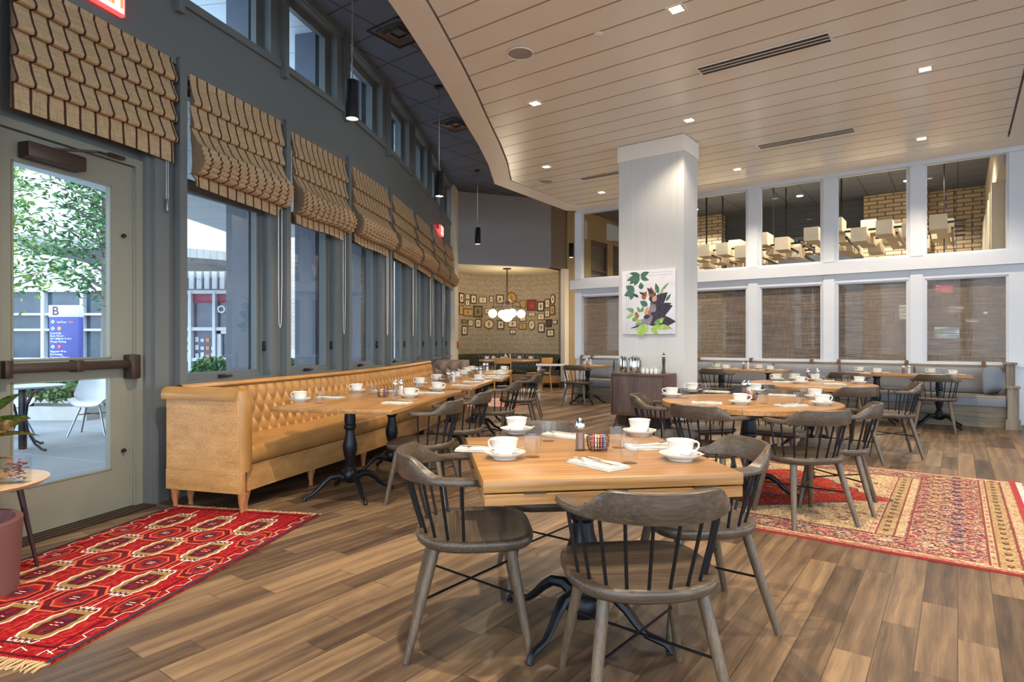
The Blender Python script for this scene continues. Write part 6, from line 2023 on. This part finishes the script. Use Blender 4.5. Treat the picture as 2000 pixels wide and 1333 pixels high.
# ------------------------------------------------------------------ outside
M_pave = tile_mat('pale concrete paving', rgb(128, 132, 136), rgb(150, 154, 158), 1.5, R(20), .8, mortar=.012, c2=rgb(120, 124, 128), bump=.1)
mb = MB(); mb.sm = False
mb.box(-60, 40, -40, 60, -.40, -.26)
struct('ground', mb, plain('pale bounce ground', rgb(150, 150, 148), .8))  # added ground, pale to bounce sky light up onto the ceiling
mb2 = MB(); mb2.sm = False
pv = [(x - .12, y) for x, y in BP]
mb2.prism([(-60, -14), (-8, -14)] + [(-7.6, -4.4)] + pv + [(-1.9, 15.4), (-2.2, 19.4), (-2.2, 60), (-60, 60)], -.2, -.02)
tag(mb2.build('paving', M_pave), 'pale concrete patio paving outside', 'paving'); bpy.data.objects['paving']['kind'] = 'structure'
# piers outside each post, canopy soffit
M_pier = plain('blue grey pier paint', rgb(88, 96, 112), .5)
for k in range(5, 13):
    T, L = bayframe(k)
    b = MB(); b.sm = False
    b.T = T; b.box(L - .09, L + .12, .34, .62, -.02, 4.98)
    struct('pier', b, M_pier)
wc = [p_ for p_ in WC if -2 < p_.y < 14.5]
def so(i, off): q_ = offs(wc, i, off); return q_
ins = [so(i, -.25) for i in range(0, len(wc), 6)]; out = [so(i, -4.3) for i in range(0, len(wc), 6)]
mb = MB(); mb.sm = False
n = len(ins)
vs = [(p_.x, p_.y, 3.48) for p_ in ins] + [(p_.x, p_.y, 3.48) for p_ in out] + [(p_.x, p_.y, 3.78) for p_ in ins] + [(p_.x, p_.y, 3.78) for p_ in out]
fs = []
for i in range(n - 1):
    fs += [(i, n + i, n + i + 1, i + 1), (2 * n + i, 2 * n + i + 1, 3 * n + i + 1, 3 * n + i), (n + i, 3 * n + i, 3 * n + i + 1, n + i + 1)]
mb.add(vs, fs)
struct('canopy', mb, groove_mat('pale soffit panels', rgb(206, 210, 214), rgb(150, 154, 160), .9, R(10), .5, 'Y', .012))
ins = [so(i, -.25) for i in range(0, len(wc), 6)]; out = [so(i, -1.7) for i in range(0, len(wc), 6)]
mb = MB(); mb.sm = False
vs = [(p_.x, p_.y, 4.98) for p_ in ins] + [(p_.x, p_.y, 4.98) for p_ in out] + [(p_.x, p_.y, 5.2) for p_ in ins] + [(p_.x, p_.y, 5.2) for p_ in out]
mb.add(vs, fs)
struct('roof_eave', mb, groove_mat('pale eave panels', rgb(196, 206, 214), rgb(150, 158, 168), .6, R(10), .5, 'Y', .02))
# pavement trees, planters
def bush(name, lab, loc, r_, hh, n_, m, grp=None, seed=1, lsz=.06):
    rn = random.Random(seed)
    o = thing(name, lab, 'shrub', loc, 0, grp)
    b = MB(); b.sm = False
    for i in range(n_):
        th = rn.uniform(0, 2 * PI); ph = math.acos(rn.uniform(-.3, 1)); k = rn.uniform(.55, 1) 
        c = Vector((r_ * k * math.sin(ph) * math.cos(th), r_ * k * math.sin(ph) * math.sin(th), hh * .45 + hh * .55 * k * math.cos(ph)))
        a = Vector((rn.uniform(-1, 1), rn.uniform(-1, 1), rn.uniform(-1, 1))).normalized() * lsz; d = Vector((rn.uniform(-1, 1), rn.uniform(-1, 1), rn.uniform(-1, 1))).normalized() * lsz * .5
        b.mi = rn.randrange(2)
        b.add([tuple(c - a), tuple(c + d), tuple(c + a), tuple(c - d)], [(0, 1, 2, 3)])
    t_ = b.build('leaves', m, o); t_['kind'] = 'stuff'
    b = MB(); b.tube([(0, 0, 0), (0, 0, hh * .6)], .03, 6); b.build('stem', M_bronze, o)
    return o
G1 = plain('leaf green', rgb(76, 120, 62), .6, var=.25, scale=3); G2 = plain('leaf yellow green', rgb(140, 168, 72), .6, var=.2, scale=3); G3 = plain('leaf deep green', rgb(50, 92, 56), .6, var=.25, scale=3)
Mpl = plain('planter concrete', rgb(190, 188, 184), .7)
def planter(lab, x0, x1, y, hgt):
    o = thing('planter_box', lab, 'planter', ((x0 + x1) / 2, y, -.02))
    w_ = (x1 - x0) / 2
    b = MB(); b.sm = False; b.box(-w_, w_, -.3, -.24, 0, hgt); b.box(-w_, w_, .24, .3, 0, hgt); b.box(-w_, -w_ + .06, -.24, .24, 0, hgt); b.box(w_ - .06, w_, -.24, .24, 0, hgt); b.box(-w_ + .06, w_ - .06, -.24, .24, 0, hgt - .08)
    b.build('box', Mpl, o)
planter('low concrete planter outside the first windows', -7.6, -5.9, 12.6, .48)
bush('shrub', 'round green shrub in the low planter seen through the first window', (-6.25, 12.6, .38), .42, .55, 900, [G1, G3], 'planter shrubs', 1)
bush('shrub', 'smaller green shrub left in the low planter, seen through the first window', (-7.15, 12.6, .38), .34, .42, 700, [G1, G3], 'planter shrubs', 2)
planter('concrete planter outside the second window', -5.6, -4.6, 14.6, .40)
bush('shrub', 'green shrub seen at the foot of the second window', (-5.2, 14.6, .30), .38, .55, 700, [G1, G3], 'planter shrubs', 3)
planter('long low concrete planter behind the patio chairs', -10.3, -6.8, 9.95, .22)
for i in range(5): bush('hedge_shrub', 'dark green hedge shrub behind the patio chairs, %s from the left' % ['first', 'second', 'third', 'fourth', 'fifth'][i], (-9.95 + .68 * i, 9.95, .12), .36, .52, 800, [G3, G1], 'hedge shrubs behind the patio', 10 + i)
def tree(lab, loc, hgt, r_, seed, n_, trunk=.09, z0=1.9, ms=None):
    rn = random.Random(seed)
    o = thing('street_tree', lab, 'tree', loc, 0, 'trees outside the glazed door')
    b = MB(); b.tube([(0, 0, 0), (.03, 0, z0), (-.04, .05, hgt * .7), (0, 0, hgt)], [trunk, trunk * .8, trunk * .45, trunk * .1], 8); b.build('trunk', plain('bark', rgb(118, 112, 104), .8), o)
    tips = []
    b = MB()
    for i in range(38):
        z = z0 + (hgt - z0) * (i / 38) ** .9; a = i * 2.4; l_ = r_ * (1.0 - .6 * (z - z0) / (hgt - z0)) * rn.uniform(.7, 1.1)
        e_ = (l_ * math.cos(a), l_ * math.sin(a), z + l_ * .45)
        b.tube([(0, 0, z), (e_[0] * .5, e_[1] * .5, z + l_ * .28), e_], [.028, .016, .006], 5)
        tips.append(((0, 0, z), e_))
    bb = b.build('branches', plain('bark', rgb(118, 112, 104), .8), o); bb['kind'] = 'stuff'
    b = MB(); b.sm = False
    for i in range(n_):
        s_, e_ = tips[rn.randrange(len(tips))]; t = rn.uniform(.25, 1.08)
        c = Vector(s_).lerp(Vector(e_), t) + Vector((rn.gauss(0, .2), rn.gauss(0, .2), rn.gauss(0, .16)))
        a = Vector((rn.uniform(-1, 1), rn.uniform(-1, 1), rn.uniform(-.6, .6))).normalized() * .085; d = Vector((rn.uniform(-1, 1), rn.uniform(-1, 1), rn.uniform(-1, 1))).normalized() * .035
        b.mi = rn.randrange(2)
        b.add([tuple(c - a), tuple(c + d), tuple(c + a), tuple(c - d)], [(0, 1, 2, 3)])
    t_ = b.build('leaves', ms or [G1, G3], o); t_['kind'] = 'stuff'
tree('slim street tree right in the door pane with a bare grey trunk', (-9.05, 13.4, -.02), 6.0, 1.5, 5, 3600)
tree('yellow green leafy tree at the left of the door pane', (-11.7, 13.0, -.02), 5.6, 1.9, 6, 5200, ms=[G2, G1])
# patio table and chairs
o = thing('patio_table', 'round metal patio table with bowed dark legs outside the door', 'table', (-5.75, 7.1, -.02))
b = MB(); b.lathe([(0, .725), (.40, .725), (.41, .735), (.41, .745), (0, .75)], 36); b.build('tabletop', plain('pale metal top', rgb(196, 202, 208), .4), o)
b = MB(); b.bbox(-.03, .03, -.03, .03, 0, .725, .004); b.build('post', M_black, o)
for i in range(3):
    a = R(-20 + 120 * i); c, s = math.cos(a), math.sin(a)
    b = MB(); b.tube([(c * r_, s * r_, z) for r_, z in ((.36, .72), (.20, .68), (.08, .52), (.05, .36), (.10, .2), (.22, .07), (.34, .015), (.40, .012))], .014, 6); b.build('leg', M_black, o)
def shell_builder():
    o = thing('shell_chair', '', 'chair')
    b = MB()
    prof_ = [(.24, .40, .20), (.20, .435, .23), (.05, .43, .25), (-.12, .43, .26), (-.20, .47, .27), (-.25, .60, .26), (-.29, .74, .23), (-.31, .82, .15)]
    def g(o_): return lambda i, j: ((i / 12 * 2 - 1) * prof_[j][2], prof_[j][0] + .10 * ((i / 12 * 2 - 1) ** 2) * (1 if j > 3 else .0), prof_[j][1] + .07 * (i / 12 * 2 - 1) ** 4 * (1 if j < 5 else .2) + o_)
    b.grid(13, 8, g(0)); b.grid(13, 8, g(-.012)); b.build('shell', plain('white shell plastic', rgb(232, 234, 238), .35), o, angle=80)
    for sx in (-1, 1):
        for sy in (-1, 1):
            b = MB(); b.tube([(sx * .10, sy * .08, .42), (sx * .22, sy * .22, 0)], [.014, .011], 8); b.build('leg', M_brushed, o)
    b = MB(); b.tube([(-.14, -.12, .28), (.14, .12, .28)], .006, 6); b.tube([(.14, -.12, .28), (-.14, .12, .28)], .006, 6); b.build('brace', M_blackp, o)
    return o
place('shell', shell_builder, (-5.72, 8.25, -.02), R(195), 'white shell patio chair right behind the patio table', 'white shell patio chairs')
place('shell', shell_builder, (-6.7, 8.0, -.02), R(250), 'white shell patio chair at the left behind the patio table', 'white shell patio chairs')
place('shell', shell_builder, (-5.0, 8.35, -.02), R(150), 'white shell patio chair at the right edge of the lower door pane', 'white shell patio chairs')
# directory sign
MSb = plain('sign blue', rgb(62, 68, 140), .5); MSw = plain('sign white', rgb(200, 204, 210), .5); MSo = plain('sign orange', rgb(222, 128, 56), .5); MSr = plain('sign crimson', rgb(196, 44, 76), .5)
o = thing('directory_sign', 'blue and white directory sign outside the door', 'sign', (-13.28, 18.0, -.02))
b = MB(); b.bbox(-.44, .44, -.10, .10, 0, 1.98, .01); b.build('panel', MSb, o)
b = MB(); b.bbox(-.45, .45, -.11, .11, 1.98, 2.33, .01); b.build('header', MSw, o)
lettering('B', .36, plain('sign maroon', rgb(96, 58, 84), .5), o, Matrix.Translation((-.24, -.113, 2.15)) @ TXT, bold=.006)
def tl(txt_, z, sz=.075, x=-.40, m=None): lettering(txt_, sz, m or MSw, o, Matrix.Translation((x, -.103, z)) @ TXT, align='LEFT', bold=.002)
tl('SunTrust', 1.83, .075, -.20); tl('Park', 1.83, .075, .14, MSo)
for z, m in ((1.84, None), (1.64, MSo), (1.10, MSr)):
    b = MB(); b.sm = False; b.T = Matrix.Translation((-.32, -.103, z)) @ Matrix.Rotation(R(45), 4, 'Y'); b.box(-.045, .045, -.003, 0, -.045, .045); b.build('arrow_plate', MSw, o)
    b = MB(); b.sm = False; b.T = Matrix.Translation((-.32, -.107, z)) @ Matrix.Rotation(R(45), 4, 'Y'); b.box(-.016, .016, -.002, 0, -.016, .016); b.build('arrow', MSb, o)
    if m:
        b = MB(); b.T = Matrix.Translation((-.13, -.103, z)) @ Matrix.Rotation(R(90), 4, 'X'); b.lathe([(0, 0), (.062, 0), (.062, .003), (0, .003)], 20); b.build('badge', m, o)
        lettering('P', .075, MSw, o, Matrix.Translation((-.13, -.108, z)) @ TXT, bold=.002)
for z, s_ in ((1.50, 'Coca-Cola'), (1.42, 'Roxy Theatre'), (1.34, 'One Ballpark Center'), (1.25, 'Orange Parking'), (.96, 'Opposite West'), (.87, 'Red Parking'), (.78, 'Comcast & Fitness')): tl(s_, z)
# shop buildings across the plaza
M_bwhite = plain('white shop frame', rgb(196, 200, 206), .5); M_dglass = plain('dark shop glass', rgb(56, 70, 84), .15, var=.35, scale=.8); M_bwall = plain('pale shop wall', rgb(186, 182, 178), .7)
M_redb = plain('crimson banner', rgb(158, 60, 84), .6)
o = thing('shop_building', 'pale shop building with white framed dark glazing across the plaza', 'building', (-22, 27, 0))
b = MB(); b.sm = False; b.box(-20, 9.6, .3, 6, 3.5, 9); b.build('upper_wall', M_bwall, o)
b = MB(); b.sm = False; b.box(-20, 9.6, .25, .3, 0, 3.5); b.build('glazing', M_dglass, o)
for i in range(9):
    b = MB(); b.sm = False; x = -6 + i * 1.75; b.box(x - .07, x + .07, 0, .25, 0, 3.5); b.build('mullion', M_bwhite, o)
for z in (3.5, 2.45, 1.75, .45):
    b = MB(); b.sm = False; b.box(-8, 9.6, .05, .25, z - .05, z + .05); b.build('transom', M_bwhite, o)
b = MB(); b.sm = False; b.box(-20, 9.6, -.1, .25, -.1, .35); b.build('plinth', M_bwall, o)
o = thing('shop_building', 'white shop front with a number over its glazing seen through the first window', 'building', (-12.6, 25, 0))
b = MB(); b.sm = False; b.box(-1.9, 1.65, .3, 4, 3.9, 7); b.build('upper_wall', M_bwall, o)
b = MB(); b.sm = False; b.box(-1.9, 1.65, .25, .3, 0, 3.9); b.build('glazing', plain('violet shop glass', rgb(76, 80, 104), .2, var=.3, scale=1.5), o)
for x in (-1.85, -.75, .25, 1.6):
    b = MB(); b.sm = False; b.box(x - .06, x + .06, 0, .25, 0, 3.3); b.build('mullion', M_bwhite, o)
for z in (3.28, 1.75, -.02 + .5):
    b = MB(); b.sm = False; b.box(-1.9, 1.65, .05, .25, z - .07, z + .07); b.build('transom', M_bwhite, o)
b = MB(); b.sm = False; b.box(-1.8, 1.6, .18, .24, 2.85, 3.2); b.build('banner', M_redb, o)
lettering('OIDO', .42, M_bwhite, o, Matrix.Translation((.95, .0, 2.55)) @ TXT, bold=.012)
for s_, z in (('STARS', 1.35), ('BRAVES', .98), ('GAMES', .62)):
    pass
b = MB(); b.sm = False; b.box(.35, .50, .1, .25, 0, 1.7); b.box(1.3, 1.45, .1, .25, 0, 1.7); b.box(.35, 1.45, .1, .25, 1.55, 1.7); b.build('door_frame', M_bwhite, o)
for i in range(11):
    b = MB(); b.sm = False; x = -1.7 + .32 * i; b.box(x - .10, x + .10, .12, .26, 3.42, 4.2); b.build('louvre_panel', M_bwhite, o)
rn = random.Random(9)
for i in range(26):
    b = MB(); b.sm = False; x = -1.65 + (i % 9) * .22; z = .55 + .33 * (i // 9); b.box(x - .07, x + .07, .22, .24, z, z + rn.uniform(.12, .24)); b.build('display_item', [M_bwhite, MSo, M_bwhite][i % 3], o)
o = thing('brick_building', 'pale brick building seen through the second window', 'building', (-9.2, 24, 0))
b = MB(); b.sm = False; b.box(-1.4, 4.5, 0, 4, .9, 8); b.build('brick_wall', tile_mat('pale outside brick', rgb(166, 156, 152), rgb(196, 196, 196), .09, 0, .8, w=.26, mortar=.012, c2=rgb(184, 164, 158), vertical=True, off=.5), o)
b = MB(); b.sm = False; b.box(-1.5, 4.6, -.1, 4, 0, .9); b.build('stone_base', M_bwhite, o)
# sloping canopy roof over the shops
o = thing('plaza_canopy', 'grey slatted canopy over the shop fronts outside', 'canopy', (-13, 21.5, 0))
b = MB(); b.sm = False
b.add([(-3, -2.5, 4.35), (3.2, -1.0, 4.0), (3.2, 3.2, 4.1), (-3, 3.2, 4.1), (-3, -2.5, 4.65), (3.2, -1.0, 4.3), (3.2, 3.2, 4.3), (-3, 3.2, 4.3)], [(0, 3, 2, 1), (4, 5, 6, 7), (0, 1, 5, 4), (1, 2, 6, 5), (2, 3, 7, 6), (3, 0, 4, 7)])
b.build('roof_slab', groove_mat('grey slats', rgb(150, 148, 146), rgb(120, 120, 120), .2, 0, .6, 'X', .08), o)
b = MB(); b.tube([(2.9, 2.5, 0), (2.9, 2.5, 4.1)], .08, 10); b.build('post', M_pier, o)
b = MB(); b.tube([(-2.6, 2.5, 0), (-2.6, 2.5, 4.1)], .08, 10); b.build('post', M_pier, o)
